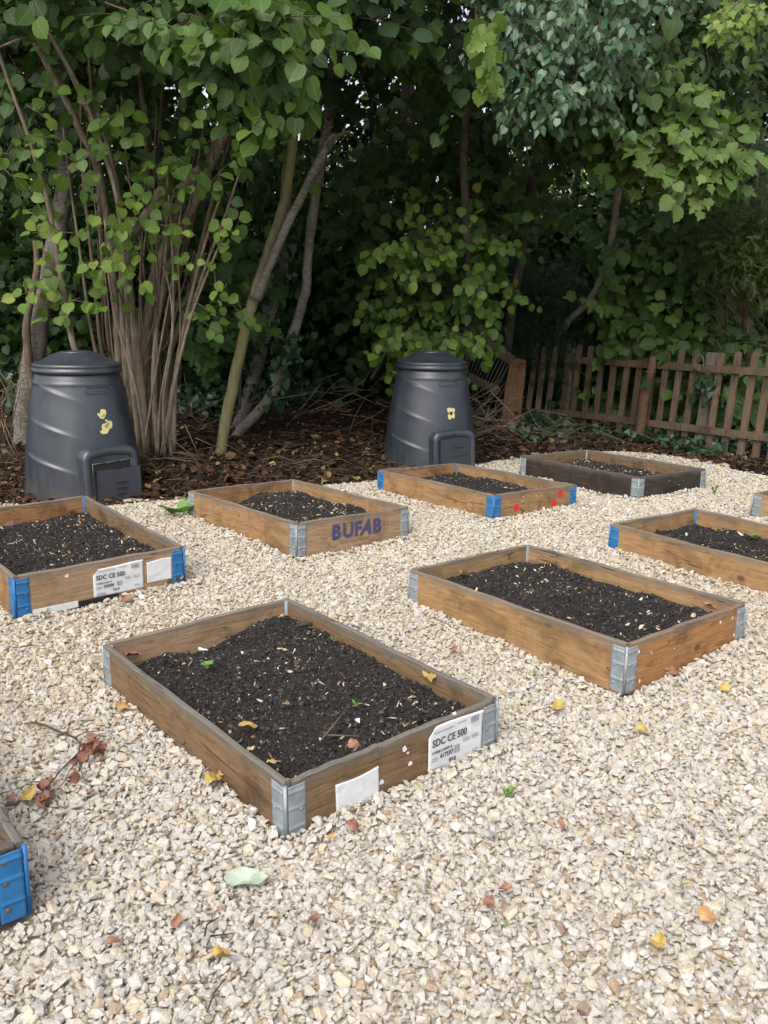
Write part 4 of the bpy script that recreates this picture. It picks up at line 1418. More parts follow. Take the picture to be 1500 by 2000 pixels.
# short return panel at the left, pickets on our side
fence2 = empty('picket_fence', (1.60, 10.25, 0.0))
tag(fence2, 'short return of picket fence, four narrow pickets, beside the orange board', 'fence')
for i, u in enumerate((1024, 1045, 1064.5, 1083)):
    p = at(u, 672, 10.22 - 0.05 * i)
    g_ = float(wood_z(p[0], p[1]))
    h_ = 0.95 - g_ + 0.08
    link('picket', picket_mesh(0.062, h_, 0.02, 60 + i), fence2, M['fence'], matrix=Matrix.Translation((p[0] - 1.60 - 0.06 * 0.95, p[1] - 10.25, 0.955 - h_)) @ Matrix.Rotation(0.06 + 0.02 * (i % 2), 4, 'Y'))
for z_ in (0.79, 0.19):
    mb = MB(); mb.box((-0.12, -0.01, z_ - 0.033), (0.50, 0.018, z_ + 0.033))
    mb.build('rail', M['fence'], fence2, matrix=Matrix.Translation((0, 0.035, 0)) @ Matrix.Rotation(-0.16, 4, 'Z'))
# broad orange-brown broken board
ob = MB()
P0, P1, P2, P3 = at(975, 830, 9.95), at(1012, 828, 9.95), at(1028, 704, 9.98), at(998, 700, 9.98)
q1, q2, q3 = at(1021, 772, 9.95), at(1024, 752, 9.96), at(1018, 806, 9.95)
outl = [P0, P1, q3, q1, q2, P2, (P2 + P3) / 2 + np.array([0, 0, 0.012]), P3, at(987, 755, 9.96), at(982, 800, 9.95)]
V = [tuple(p) for p in outl] + [tuple(p + np.array([0.01, 0.045, 0])) for p in outl]
k = len(outl)
ob.add(V, [tuple(range(k)), tuple(reversed(range(k, 2 * k)))] + [((i + 1) % k, i, k + i, k + (i + 1) % k) for i in range(k)])
tag(ob.build('broken_board', M['post_orange']), 'broad orange-brown splintered board leaning at the fence end', 'board')
# wire mesh panel with slanting rails
mp = empty('mesh_panel', tuple(at(960, 690, 9.8)))
tag(mp, 'slanting wooden panel filled with wire behind the orange board', 'fence panel')
org = Vector(at(960, 690, 9.8))
def lbar(a, b, r_, name, mtl):
    mb = MB()
    a, b = Vector(a) - org, Vector(b) - org
    d = (b - a).normalized(); up = Vector((0, 1, 0)).cross(d).normalized()
    y = Vector((0, 0.035, 0))
    V = [a - up * r_, a + up * r_, a + up * r_ + y, a - up * r_ + y, b - up * r_, b + up * r_, b + up * r_ + y, b - up * r_ + y]
    mb.add(V, [(0, 1, 2, 3), (7, 6, 5, 4), (0, 4, 5, 1), (1, 5, 6, 2), (2, 6, 7, 3), (3, 7, 4, 0)])
    return mb.build(name, M[mtl], mp)
lbar(at(912, 645, 9.75), at(1002, 705, 9.9), 0.055, 'rail', 'fence')
lbar(at(880, 718, 9.75), at(975, 765, 9.9), 0.045, 'rail', 'fence')
for i in range(16):
    t = i / 15
    a = at(905 + 88 * t, 652 + 60 * t, 9.74 + 0.15 * t); b = at(872 + 88 * t, 730 + 50 * t, 9.74 + 0.15 * t)
    mb = MB(); mb.tube([Vector(a) - org, Vector(b) - org], [0.0045, 0.0045], 5)
    mb.build('wire', M['wire'], mp)

# ------------------------------------------------------------------ leaves
def leaf_template(right, fold=0.16, droop=0.16, mid=None):
    """right-hand outline [(x, y)...] from base to tip -> folded blade, y from 0 (stalk) to 1 (tip)"""
    right = [(0.0, 0.0)] + list(right) + [(0.0, 1.0)]
    n_ = len(right)
    V, F = [], []
    ys = [p[1] for p in right]
    zf = lambda x, y: fold * abs(x) - droop * y * y
    for (x, y) in right:
        V.append((x, y, zf(x, y)))
    L0 = len(V)
    for (x, y) in right[1:-1]:
        V.append((-x, y, zf(x, y)))
    M0 = len(V)
    mids = mid or [0.3, 0.65]
    for y in mids:
        V.append((0, y, zf(0, y) - 0.02))
    # fan each side from the two midrib points
    def near(y):
        return M0 + int(np.argmin([abs(y - m_) for m_ in mids]))
    for i in range(n_ - 1):
        a, b = i, i + 1
        ma, mb_ = near(right[a][1]), near(right[b][1])
        F.append((a, b, ma))
        la = a if a in (0, n_ - 1) else L0 + a - 1
        lb = b if b in (0, n_ - 1) else L0 + b - 1
        F.append((lb, la, ma))
        if ma != mb_:
            F.append((ma, b, mb_)); F.append((lb, ma, mb_))
    return np.array(V, float), np.array(F, int)

T_HAZEL = [leaf_template([(0.24, -0.04), (0.42, 0.16), (0.47, 0.42), (0.40, 0.64), (0.22, 0.82), (0.07, 0.92)], f, d) for f, d in ((0.18, 0.15), (0.05, 0.28), (0.3, 0.05), (-0.1, 0.2))]
T_LIME = [leaf_template([(0.22, -0.09), (0.44, 0.06), (0.53, 0.28), (0.47, 0.34), (0.50, 0.50), (0.36, 0.62), (0.34, 0.74), (0.12, 0.86)], f, d) for f, d in ((0.15, 0.2), (0.28, 0.1), (-0.06, 0.26))]
T_MAPLE = [leaf_template([(0.20, -0.05), (0.44, 0.02), (0.36, 0.14), (0.62, 0.40), (0.44, 0.44), (0.40, 0.62), (0.24, 0.62), (0.15, 0.80)], f, d) for f, d in ((0.14, 0.2), (0.28, 0.12), (-0.08, 0.22))]
T_OVATE = [leaf_template([(0.20, 0.14), (0.27, 0.40), (0.18, 0.72)], f, d, [0.4]) for f, d in ((0.25, 0.15), (0.1, 0.3))]
T_IVY = [leaf_template([(0.30, -0.06), (0.52, 0.10), (0.34, 0.30), (0.42, 0.46), (0.18, 0.70)], f, d, [0.35]) for f, d in ((0.15, 0.15), (0.3, 0.05))]
T_QUAD = [(np.array([(0, 0, 0), (0.36, 0.45, 0.08), (0, 1, -0.1), (-0.36, 0.45, 0.08)], float), np.array([(0, 1, 2), (0, 2, 3)])),
          (np.array([(0, 0, 0), (0.42, 0.3, 0.1), (0.2, 0.85, 0), (-0.3, 0.8, 0.05), (-0.4, 0.3, 0.06)], float), np.array([(0, 1, 2), (0, 2, 3), (0, 3, 4)]))]
def needle_template(seed, n_=9, w=0.045):
    r = np.random.default_rng(seed)
    V, F = [], []
    for k in range(n_):
        y0 = k / n_ * 0.85
        sgn = 1 if k % 2 else -1
        a = sgn * r.uniform(0.5, 1.0)
        l_ = r.uniform(0.22, 0.38)
        d = np.array([math.sin(a), math.cos(a), r.uniform(-.3, .3)])
        s = np.array([d[1], -d[0], 0]) * w
        p = np.array([0, y0, 0])
        b = len(V)
        V += [p - s * .5, p + s * .5, p + d * l_]
        F.append((b, b + 1, b + 2))
    b = len(V)
    V += [(-w * .4, 0, 0), (w * .4, 0, 0), (0, 1.0, -.05)]
    F.append((b, b + 1, b + 2))
    return np.array(V, float), np.array(F, int)
T_NEEDLE = [needle_template(s) for s in range(3)]
T_STICK = []
for s in range(3):
    r_ = np.random.default_rng(40 + s)
    pts = [np.array([0.03 * r_.normal(), t, 0.03 * r_.normal() + 0.02]) for t in np.linspace(0, 1, 5)]
    m_ = MB(); m_.tube(pts, [0.014, 0.013, 0.011, 0.009, 0.005], 4)
    V_, F_ = [], []
    for f in m_.f:
        for q in range(1, len(f) - 1):
            F_.append((f[0], f[q], f[q + 1]))
    T_STICK.append((np.array(m_.v), np.array(F_)))

def unit(a):
    a = np.asarray(a, float)
    return a / (np.linalg.norm(a, axis=-1, keepdims=True) + 1e-9)

def frames(D, Nn):
    D = unit(D)
    X = unit(np.cross(D, Nn))
    Z = np.cross(X, D)
    return np.stack([X, D, Z], -1)          # columns

def leaves_mesh(name, temps, P, R, S, tint, smooth_=True):
    pick = rng.integers(0, len(temps), len(P))
    Vs, Fs, Ts, Us, b = [], [], [], [], 0
    for k, (tv, tf) in enumerate(temps):
        idx = np.where(pick == k)[0]
        if len(idx) == 0:
            continue
        W = np.einsum('nij,vj->nvi', R[idx], tv) * S[idx][:, None, None] + P[idx][:, None, :]
        nv = len(tv)
        F = tf[None] + (np.arange(len(idx)) * nv)[:, None, None] + b
        Vs.append(W.reshape(-1, 3)); Fs.append(F.reshape(-1, 3)); Ts.append(np.repeat(tint[idx], len(tf)))
        Us.append(np.tile(np.stack([np.abs(tv[:, 0]), tv[:, 1], tv[:, 2]], -1), (len(idx), 1)))
        b += len(idx) * nv
    return np_mesh(name, np.concatenate(Vs), np.concatenate(Fs), smooth_, {'tint': ('FACE', 'FLOAT', np.concatenate(Ts).astype(np.float32)), 'blade': ('POINT', 'FLOAT_VECTOR', np.concatenate(Us).astype(np.float32))})

class Plant:
    """a tree or shrub: an Empty with stems, leaves one by one, and the rest of the foliage as one part"""
    def __init__(self, name, label, cat, base, mat_, temps, group=None):
        self.root = empty(name, tuple(base))
        tag(self.root, label, cat, group)
        self.o = np.asarray(base, float)
        self.m, self.t = mat_, temps
        self.P, self.D, self.N, self.S, self.T = [], [], [], [], []
        self.tw = MB()
    def stem(self, pts, radii, material, name='stem', sides=9, bump=0.14, sub=4, ground=False):
        pts = [np.asarray(p, float) for p in pts]
        # smooth the path
        if ground:
            # carry the foot down into the ground
            a, b = pts[0], pts[1]
            g_ = float(wood_z(a[0], a[1]))
            if a[2] > g_ + 0.02:
                d = unit(a - b); d[2] = min(d[2], -0.9)
                pts = [a + d * ((a[2] - g_ + 0.06) / -d[2])] + pts
                radii = [radii[0]] + list(radii)
        P = np.array(pts); n_ = len(P)
        t = np.arange(n_); tt = np.linspace(0, n_ - 1, (n_ - 1) * sub + 1)
        out = np.zeros((len(tt), 3))
        for i, q in enumerate(tt):
            k = min(int(q), n_ - 2); f = q - k
            p0, p1, p2, p3 = P[max(k - 1, 0)], P[k], P[k + 1], P[min(k + 2, n_ - 1)]
            out[i] = 0.5 * ((2 * p1) + (-p0 + p2) * f + (2 * p0 - 5 * p1 + 4 * p2 - p3) * f * f + (-p0 + 3 * p1 - 3 * p2 + p3) * f ** 3)
        rr = np.interp(tt, t, radii)
        out += rng.normal(0, 1, out.shape) * (rr * 0.07)[:, None]
        mb = MB(); mb.tube([p - self.o for p in out], [r * (1 + rng.normal(0, 0.045)) for r in rr], sides, bump=bump)
        return mb.build(name, material, self.root)
    def leaf(self, p, d, n_, s, t):
        self.P.append(p); self.D.append(d); self.N.append(n_); self.S.append(s); self.T.append(t)
    def spray(self, p, d, length, count, size_, tint_, facing=(0, -0.75, 0.6), droop=0.5, twig_r=0.003, jit=0.45):
        p = np.asarray(p, float); d = unit(d)
        pts = [p]
        q, dd = p.copy(), d.copy()
        for i in range(count):
            q = q + dd * (length / count)
            dd = unit(dd + np.array([rng.normal(0, .10), rng.normal(0, .10), -0.07 + rng.normal(0, .08)]))
            pts.append(q.copy())
            side = unit(np.cross(dd, np.array([0, -0.6, 0.8]))) * (1 if i % 2 else -1)
            if i == count - 1:
                ld = dd + np.array([0, 0, -0.3])
            else:
                ld = dd * 0.4 + side * 0.75 + np.array([0, -0.1, -droop])
            ld = unit(ld + rng.normal(0, 0.28, 3))
            nn = unit(np.asarray(facing) + rng.normal(0, jit, 3))
            s = size_ * rng.uniform(0.62, 1.18)
            self.leaf(q + ld * s * 0.22, ld, nn, s, float(np.clip(rng.uniform(*tint_) + rng.normal(0, .05), 0, 1)))
        if twig_r:
            self.tw.tube([a - self.o for a in pts], list(np.linspace(twig_r, twig_r * 0.5, len(pts))), 5, cap=False)
    def region(self, cu, cv, ru, rv, y0, y1, n_, size_, tint_, count=(4, 8), length=0.42, dirn=(0, -0.35, -0.15), jd=0.8, **kw):
        for _ in range(n_):
            while True:
                a, b = rng.uniform(-1, 1, 2)
                if a * a + b * b <= 1:
                    break
            p = at(cu + a * ru, cv + b * rv, rng.uniform(y0, y1))
            g_ = float(wood_z(p[0], p[1])) if p[1] > edge_y(p[0]) else 0
            if p[2] < g_ + 0.05:
                continue
            d = np.asarray(dirn) + rng.normal(0, jd, 3) * np.array([1, 0.5, 0.6])
            self.spray(p, d, length * rng.uniform(0.6, 1.3), int(rng.integers(*count)), size_, tint_, **kw)
    def done(self, n_obj=300, twig_mat='twig', extra=None):
        P, D, Nn, S, T = map(np.array, (self.P, self.D, self.N, self.S, self.T))
        R = frames(D, Nn)
        u, v, dep = project(P)
        inside = (u > -10) & (u < 1510) & (v > -10) & (v < 2010)
        score = np.where(inside, S / dep, 0) * (0.6 + 0.4 * np.abs(R[:, 1, 2]))
        order = np.argsort(-score)
        sel = order[:n_obj]
        sel = sel[score[sel] > 0]
        rest = np.setdiff1d(np.arange(len(P)), sel)
        cache = {}
        for i in sel:
            k = (int(rng.integers(0, len(self.t))), int(round(T[i] * 9)))
            if k not in cache:
                tv, tf = self.t[k[0]]
                me = np_mesh('leaf', tv, tf, True, {'tint': ('FACE', 'FLOAT', np.full(len(tf), k[1] / 9, np.float32)), 'blade': ('POINT', 'FLOAT_VECTOR', np.stack([np.abs(tv[:, 0]), tv[:, 1], tv[:, 2]], -1).astype(np.float32))})
                me.materials.append(self.m)
                cache[k] = me
            m4 = Matrix.Translation(P[i] - self.o) @ (Matrix([[float(x) for x in row] for row in R[i]]).to_4x4()) @ Matrix.Scale(float(S[i]), 4)
            link('leaf', cache[k], self.root, None, matrix=m4)
        if len(rest):
            o = link('foliage', leaves_mesh('foliage', self.t, P[rest] - self.o, R[rest], S[rest], T[rest]), self.root, self.m)
            o['kind'] = 'stuff'
        if self.tw.v:
            o = self.tw.build('twigs', M[twig_mat], self.root)
            o['kind'] = 'stuff'
        return self.root

# ---- hazel coppice at the left
hz_y = 7.55
hb = np.array([*(at(285, 860, hz_y)[:2]), 0.0]); hb[2] = float(wood_z(hb[0], hb[1]))
H_ = Plant('hazel_tree', 'many-stemmed hazel with pale leaves fanning up behind the left compost bin', 'tree', hb, M['leaf_hazel'], T_HAZEL + T_LIME[:1])
def px_stem(plant, pts, r0, r1, material, y0, y1=None, **kw):
    """pts in photo pixels with depth running from y0 to y1"""
    y1 = y0 if y1 is None else y1
    n_ = len(pts)
    W = [at(u, v, y0 + (y1 - y0) * i / (n_ - 1)) for i, (u, v) in enumerate(pts)]
    return plant.stem(W, list(np.linspace(r0, r1, n_)), material, **kw)
hs, hr = M['bark_hazel'], M['bark_red']
spec = [   # pixel paths from the foot up, radius at foot and top, bark, depth
    ([(250, 850), (160, 700), (128, 580), (105, 460), (92, 390), (60, 280), (0, 110), (-20, 40)], .026, .012, hs, 7.2, 6.9),
    ([(262, 862), (238, 700), (228, 600), (212, 450), (192, 335), (150, 240), (105, 150), (55, 60), (20, -20)], .036, .022, hs, 7.5, 6.9),
    ([(272, 862), (250, 720), (240, 600), (238, 500), (232, 400), (205, 300), (160, 190), (110, 90), (60, 0)], .030, .014, hs, 7.45, 6.8),
    ([(280, 868), (255, 700), (246, 560), (236, 440), (215, 330), (180, 230), (140, 140), (70, 20)], .022, .010, hs, 7.3, 6.6),
    ([(285, 862), (262, 720), (250, 610), (248, 540), (254, 480), (232, 380), (212, 290), (190, 215)], .034, .017, hs, 7.4, 7.2),
    ([(288, 864), (272, 720), (262, 640), (250, 540), (255, 470), (300, 400), (318, 365)], .036, .036, hs, 7.35, 7.1),
    ([(295, 864), (282, 720), (292, 600), (305, 530), (340, 440), (362, 360), (392, 330)], .045, .036, hs, 7.5, 7.2),
    ([(300, 862), (290, 720), (310, 600), (345, 480), (385, 380), (430, 280), (470, 190), (520, 90), (560, 20)], .042, .026, hs, 7.6, 6.9),
    ([(306, 864), (300, 740), (325, 620), (352, 520), (382, 400), (412, 300), (438, 225), (460, 120), (478, 0)], .034, .014, hr, 7.7, 7.3),
    ([(296, 868), (290, 740), (296, 620), (300, 500), (296, 400), (288, 280), (275, 160), (265, 60), (255, -20)], .030, .015, hr, 7.8, 7.5),
    ([(312, 864), (318, 740), (345, 640), (378, 540), (402, 440), (428, 340), (450, 260)], .026, .012, hr, 7.5, 7.2),
    ([(318, 866), (335, 740), (362, 640), (395, 540), (440, 420), (470, 330)], .022, .008, hs, 7.4, 7.1),
    ([(305, 868), (330, 770), (352, 660), (378, 560), (402, 470), (432, 380)], .020, .008, hs, 7.25, 7.0),
    ([(275, 858), (222, 700), (205, 560), (196, 420), (190, 300), (178, 160), (165, 20)], .026, .012, hr, 7.7, 7.5),
    ([(268, 858), (205, 690), (186, 560), (172, 440), (160, 320), (158, 200)], .020, .009, hr, 7.6, 7.4),
    ([(262, 852), (190, 680), (160, 520), (140, 380), (122, 240)], .015, .007, hs, 7.35, 7.1),
    ([(292, 870), (272, 760), (262, 690), (252, 600), (240, 500)], .030, .020, hr, 7.6, 7.5),
    ([(300, 872), (296, 760), (302, 660), (318, 560), (325, 460), (328, 330)], .024, .012, hs, 7.3, 7.2),
    ([(308, 872), (312, 780), (330, 680), (338, 580), (336, 480), (330, 380)], .015, .006, hs, 7.15, 7.0),
    ([(282, 866), (278, 740), (276, 620), (280, 500), (300, 380), (316, 200), (322, 80)], .020, .009, hr, 7.9, 7.6),
    ([(315, 872), (322, 800), (345, 700), (378, 600), (420, 500), (452, 430)], .016, .006, hs, 7.2, 6.9),
    ([(286, 866), (268, 770), (232, 640), (212, 540), (205, 430)], .014, .006, hs, 7.1, 6.9),
    ([(300, 868), (308, 790), (325, 700), (336, 640), (330, 560), (318, 520)], .010, .005, hs, 7.05, 6.95),
    ([(-10, 95), (40, 76), (56, 74)], .008, .006, hs, 6.6, 6.7),
    ([(205, 5), (240, 18), (262, 28), (285, 38), (312, 38)], .007, .004, hs, 6.4, 6.4),
    ([(240, -15), (252, 40), (262, 95), (268, 140)], .020, .020, hr, 7.1, 7.0),
]
for (pts, r0, r1, mt_, ya, yb) in spec:
    if pts[0][1] > 800:      # spread the feet over a wider stool
        pts = [(288 + (pts[0][0] - 288) * 1.7, pts[0][1] + 22)] + [(u + (288 + (pts[0][0] - 288) * 1.5 - pts[0][0]) * max(0, (v - 560) / 300), v) for u, v in pts[1:]]
    px_stem(H_, pts, r0, r1, mt_, ya, yb)
for k in range(20):      # thin whippy shoots between the stems
    u0, u1 = rng.uniform(232, 345), rng.uniform(110, 480)
    v1 = rng.uniform(150, 500)
    u1 = u0 + (u1 - u0) * 0.8
    pts = [(u0 * .6 + 290 * .4, 880), (u0 + (u1 - u0) * .25, 720), (u0 + (u1 - u0) * .5 + rng.normal(0, 6), 860 - (860 - v1) * .5), (u0 + (u1 - u0) * .78 + rng.normal(0, 6), 860 - (860 - v1) * .78), (u1, v1)]
    px_stem(H_, pts, rng.uniform(.007, .014), .004, [hs, hr][k % 2], rng.uniform(7.1, 7.9), rng.uniform(6.9, 7.6), sides=6)
fc = (0, -0.85, 0.45)
# lower scattered leaves
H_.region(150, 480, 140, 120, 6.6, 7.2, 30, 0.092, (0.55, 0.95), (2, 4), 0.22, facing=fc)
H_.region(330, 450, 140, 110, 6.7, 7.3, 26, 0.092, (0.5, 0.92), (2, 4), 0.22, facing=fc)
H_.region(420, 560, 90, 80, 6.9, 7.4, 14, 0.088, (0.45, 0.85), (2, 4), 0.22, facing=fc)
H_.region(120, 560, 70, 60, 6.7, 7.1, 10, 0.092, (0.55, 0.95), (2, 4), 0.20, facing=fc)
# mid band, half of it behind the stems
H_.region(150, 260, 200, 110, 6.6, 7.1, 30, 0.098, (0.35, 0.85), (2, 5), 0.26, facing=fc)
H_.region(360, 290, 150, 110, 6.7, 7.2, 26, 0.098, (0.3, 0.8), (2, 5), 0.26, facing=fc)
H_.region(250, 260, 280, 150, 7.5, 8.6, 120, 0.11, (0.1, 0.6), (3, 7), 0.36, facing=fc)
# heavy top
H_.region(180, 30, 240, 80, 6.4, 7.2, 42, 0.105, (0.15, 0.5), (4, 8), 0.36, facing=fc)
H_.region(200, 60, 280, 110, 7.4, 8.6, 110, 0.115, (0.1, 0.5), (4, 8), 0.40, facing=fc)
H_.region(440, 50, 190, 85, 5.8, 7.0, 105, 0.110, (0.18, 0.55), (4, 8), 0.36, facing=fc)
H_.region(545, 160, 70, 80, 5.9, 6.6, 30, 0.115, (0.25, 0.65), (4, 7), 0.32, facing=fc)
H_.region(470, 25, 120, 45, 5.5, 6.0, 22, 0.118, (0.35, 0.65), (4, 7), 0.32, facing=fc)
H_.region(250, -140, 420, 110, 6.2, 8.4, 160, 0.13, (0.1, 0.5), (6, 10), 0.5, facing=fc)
H_.done(300)

# ---- tree trunks
def trunk_tree(name, label, base_uv, y, cat='tree', group=None, leafm='leaf_dull', temps=T_HAZEL):
    b = at(base_uv[0], base_uv[1], y); b[2] = float(wood_z(b[0], b[1])) - 0.03
    return Plant(name, label, cat, b, M[leafm], temps, group)
t = trunk_tree('leaning_tree', 'grey leaning trunk behind the left compost bin at the left edge', (62, 790), 7.9)
px_stem(t, [(52, 800), (64, 690), (80, 590), (98, 520), (118, 430), (128, 330), (120, 200), (105, 60), (100, -40)], .098, .06, M['bark_grey'], 7.9, 7.9, name='trunk', ground=True, sides=14, bump=.08)
px_stem(t, [(66, 770), (54, 680), (52, 630), (64, 570), (72, 530), (70, 470)], .036, .028, M['bark_red'], 7.75, 7.7, name='branch')
t.region(60, 120, 110, 140, 7.6, 8.6, 34, 0.13, (0.1, 0.6), facing=fc)
t.region(40, -140, 260, 120, 7.6, 9.4, 80, 0.12, (0.1, 0.5), facing=fc)
t.done(120)

t = trunk_tree('mossy_tree', 'slim moss-green leaning trunk that forks, right of the hazel', (433, 890), 7.55)
px_stem(t, [(428, 905), (440, 830), (458, 740), (480, 640), (503, 560), (528, 480), (552, 410), (566, 330), (572, 250), (576, 160), (585, 60), (590, -30)], .050, .033, M['bark_moss'], 7.55, 7.6, name='trunk', ground=True, sides=12, bump=.08)
px_stem(t, [(500, 585), (524, 525), (552, 460), (585, 390), (615, 330), (640, 285), (655, 262)], .036, .028, M['bark_grey'], 7.52, 7.35, name='branch', sides=10)
px_stem(t, [(640, 285), (662, 265), (682, 256)], .022, .007, M['bark_red'], 7.36, 7.2, name='broken_stub', sides=8, bump=.5)
t.region(560, -90, 160, 90, 6.4, 8.0, 60, 0.12, (0.15, 0.55), facing=fc)
t.done(60)

t = trunk_tree('twin_trunk_tree', 'pale grey twin-trunked tree with ivy between its trunks, in the middle', (500, 825), 8.7)
px_stem(t, [(470, 842), (530, 770), (556, 700), (580, 630), (597, 570), (602, 490), (612, 410), (625, 330), (640, 240), (650, 150), (655, 80), (660, -40)], .052, .036, M['bark_grey'], 8.5, 8.3, name='trunk', ground=True, sides=12, bump=.1)
px_stem(t, [(466, 836), (486, 770), (510, 690), (532, 600), (548, 520), (556, 440), (560, 350), (572, 270), (560, 180), (540, 60), (530, -40)], .066, .045, M['bark_grey'], 8.75, 9.0, name='trunk', ground=True, sides=12, bump=.1)
px_stem(t, [(648, 140), (668, 90), (690, 55), (705, 0), (715, -50)], .04, .03, M['bark_grey'], 8.3, 8.1, name='branch')
px_stem(t, [(640, 235), (665, 205), (690, 182), (708, 168)], .016, .008, M['bark_dark'], 8.3, 8.1, name='branch')
px_stem(t, [(632, 110), (618, 70), (612, 20), (618, -40)], .035, .025, M['bark_grey'], 8.35, 8.3, name='branch')
t.region(620, 60, 90, 90, 7.6, 8.4, 18, 0.15, (0.1, 0.5), facing=fc)
t.region(700, -120, 260, 120, 7.0, 9.5, 110, 0.125, (0.1, 0.5), facing=fc)
t.region(700, 30, 60, 40, 6.6, 7.2, 8, 0.15, (0.3, 0.6), facing=fc)
t.done(100)

# ---- maple with a curved stem and a bright bough at the right
t = trunk_tree('curved_maple', 'slender curved maple whose bright leafy bough hangs above the picket fence', (1105, 640), 10.9, leafm='leaf_maple', temps=T_MAPLE + T_LIME)
px_stem(t, [(1098, 648), (1112, 625), (1150, 590), (1175, 540), (1192, 480), (1203, 410), (1214, 340), (1224, 285), (1232, 230), (1236, 150), (1232, 40), (1228, -50)], .040, .026, M['bark_grey'], 10.2, 9.2, name='trunk', ground=True, sides=10)
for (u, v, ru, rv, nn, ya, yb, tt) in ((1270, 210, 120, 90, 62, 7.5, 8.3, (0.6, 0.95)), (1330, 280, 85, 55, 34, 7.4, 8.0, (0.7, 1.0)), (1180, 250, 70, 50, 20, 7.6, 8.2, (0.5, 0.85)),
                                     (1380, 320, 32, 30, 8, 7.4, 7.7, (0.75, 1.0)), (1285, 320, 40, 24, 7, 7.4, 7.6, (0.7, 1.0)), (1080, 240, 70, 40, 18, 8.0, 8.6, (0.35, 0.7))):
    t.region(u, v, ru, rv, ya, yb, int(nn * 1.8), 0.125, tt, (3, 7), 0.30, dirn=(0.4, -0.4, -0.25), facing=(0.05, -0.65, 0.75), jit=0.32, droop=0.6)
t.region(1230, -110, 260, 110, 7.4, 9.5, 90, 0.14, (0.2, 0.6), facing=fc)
t.done(300)

# ---- blue-green bough hanging at the top
t = trunk_tree('birch_tree', 'blue-green small-leaved bough hanging down at the top right of centre', (1010, 700), 10.2, leafm='leaf_glaucous', temps=T_OVATE + T_HAZEL[:1])
px_stem(t, [(985, 720), (1000, 600), (1030, 420), (1060, 250), (1085, 100), (1100, -60)], .06, .04, M['bark_dark'], 10.2, 8.4, name='trunk', ground=True, sides=10)
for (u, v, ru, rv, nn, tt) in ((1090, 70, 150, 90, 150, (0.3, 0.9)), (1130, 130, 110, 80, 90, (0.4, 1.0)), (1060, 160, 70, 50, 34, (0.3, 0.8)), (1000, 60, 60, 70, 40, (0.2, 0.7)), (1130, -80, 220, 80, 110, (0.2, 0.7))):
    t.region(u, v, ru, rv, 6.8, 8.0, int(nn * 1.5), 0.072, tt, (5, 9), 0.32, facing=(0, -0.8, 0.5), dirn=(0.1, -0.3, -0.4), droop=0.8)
t.done(300)

# ---- hanging spray in front
t = trunk_tree('vine_spray_tree', 'bright green leafy spray hanging straight down from above, top centre', (930, 720), 9.0, leafm='leaf_hazel', temps=T_MAPLE + T_LIME)
px_stem(t, [(905, 760), (915, 560), (905, 300), (925, 100), (935, -60)], .04, .03, M['bark_dark'], 9.0, 7.0, name='trunk', ground=True)
for (u, v, ru, rv, nn) in ((958, 40, 12, 36, 4), (952, 95, 9, 32, 3), (962, 145, 5, 26, 2), (938, 15, 10, 16, 2)):
    t.region(u, v, ru, rv, 5.7, 6.0, nn, 0.098, (0.55, 0.78), (3, 5), 0.16, dirn=(0.1, -0.1, -0.8), jd=0.4, facing=fc)
t.region(800, 60, 110, 70, 7.2, 8.6, 44, 0.12, (0.1, 0.5), facing=fc)
t.region(880, 130, 70, 60, 7.4, 8.8, 24, 0.12, (0.1, 0.45), facing=fc)
t.region(830, -100, 200, 90, 6.5, 9.0, 100, 0.12, (0.1, 0.5), facing=fc)
t.done(160)

# ---- hazel sapling behind the second compost bin
t = trunk_tree('hazel_sapling', 'round-leaved hazel sapling with some yellow leaves behind the right compost bin', (860, 760), 8.75, leafm='leaf_hazel', temps=T_HAZEL)
for (pts, r0) in (([(850, 790), (868, 700), (880, 600), (892, 500), (905, 420), (915, 330)], .030), ([(845, 790), (830, 690), (822, 600), (830, 500), (850, 400)], .016), ([(855, 790), (900, 690), (935, 600), (960, 520), (985, 440)], .015),
                  ([(850, 790), (845, 650), (862, 540), (878, 440), (872, 340)], .014), ([(725, 740), (755, 690), (775, 640), (784, 590), (790, 540)], .018)):
    px_stem(t, pts, r0, r0 * .4, M['bark_dark'], 8.85, 8.6)
for (u, v, ru, rv, nn, ya, yb, tt) in ((860, 560, 120, 130, 92, 8.2, 9.0, (0.3, 0.8)), (800, 500, 70, 40, 22, 8.0, 8.4, (0.5, 0.85)), (930, 520, 90, 90, 44, 8.3, 9.0, (0.3, 0.8)), (830, 660, 90, 50, 34, 8.2, 8.7, (0.35, 0.8)),
                                     (790, 620, 70, 80, 30, 8.4, 9.0, (0.25, 0.7)), (900, 420, 70, 60, 24, 8.4, 9.0, (0.3, 0.8)), (860, 440, 90, 40, 6, 8.3, 8.6, (0.9, 1.0)), (760, 690, 40, 30, 8, 8.3, 8.6, (0.5, 0.85)), (880, 680, 50, 30, 12, 8.2, 8.5, (0.5, 0.85))):
    t.region(u, v, ru, rv, ya, yb, int(nn * .95), 0.094, tt, (3, 7), 0.30, facing=fc)
t.done(300)

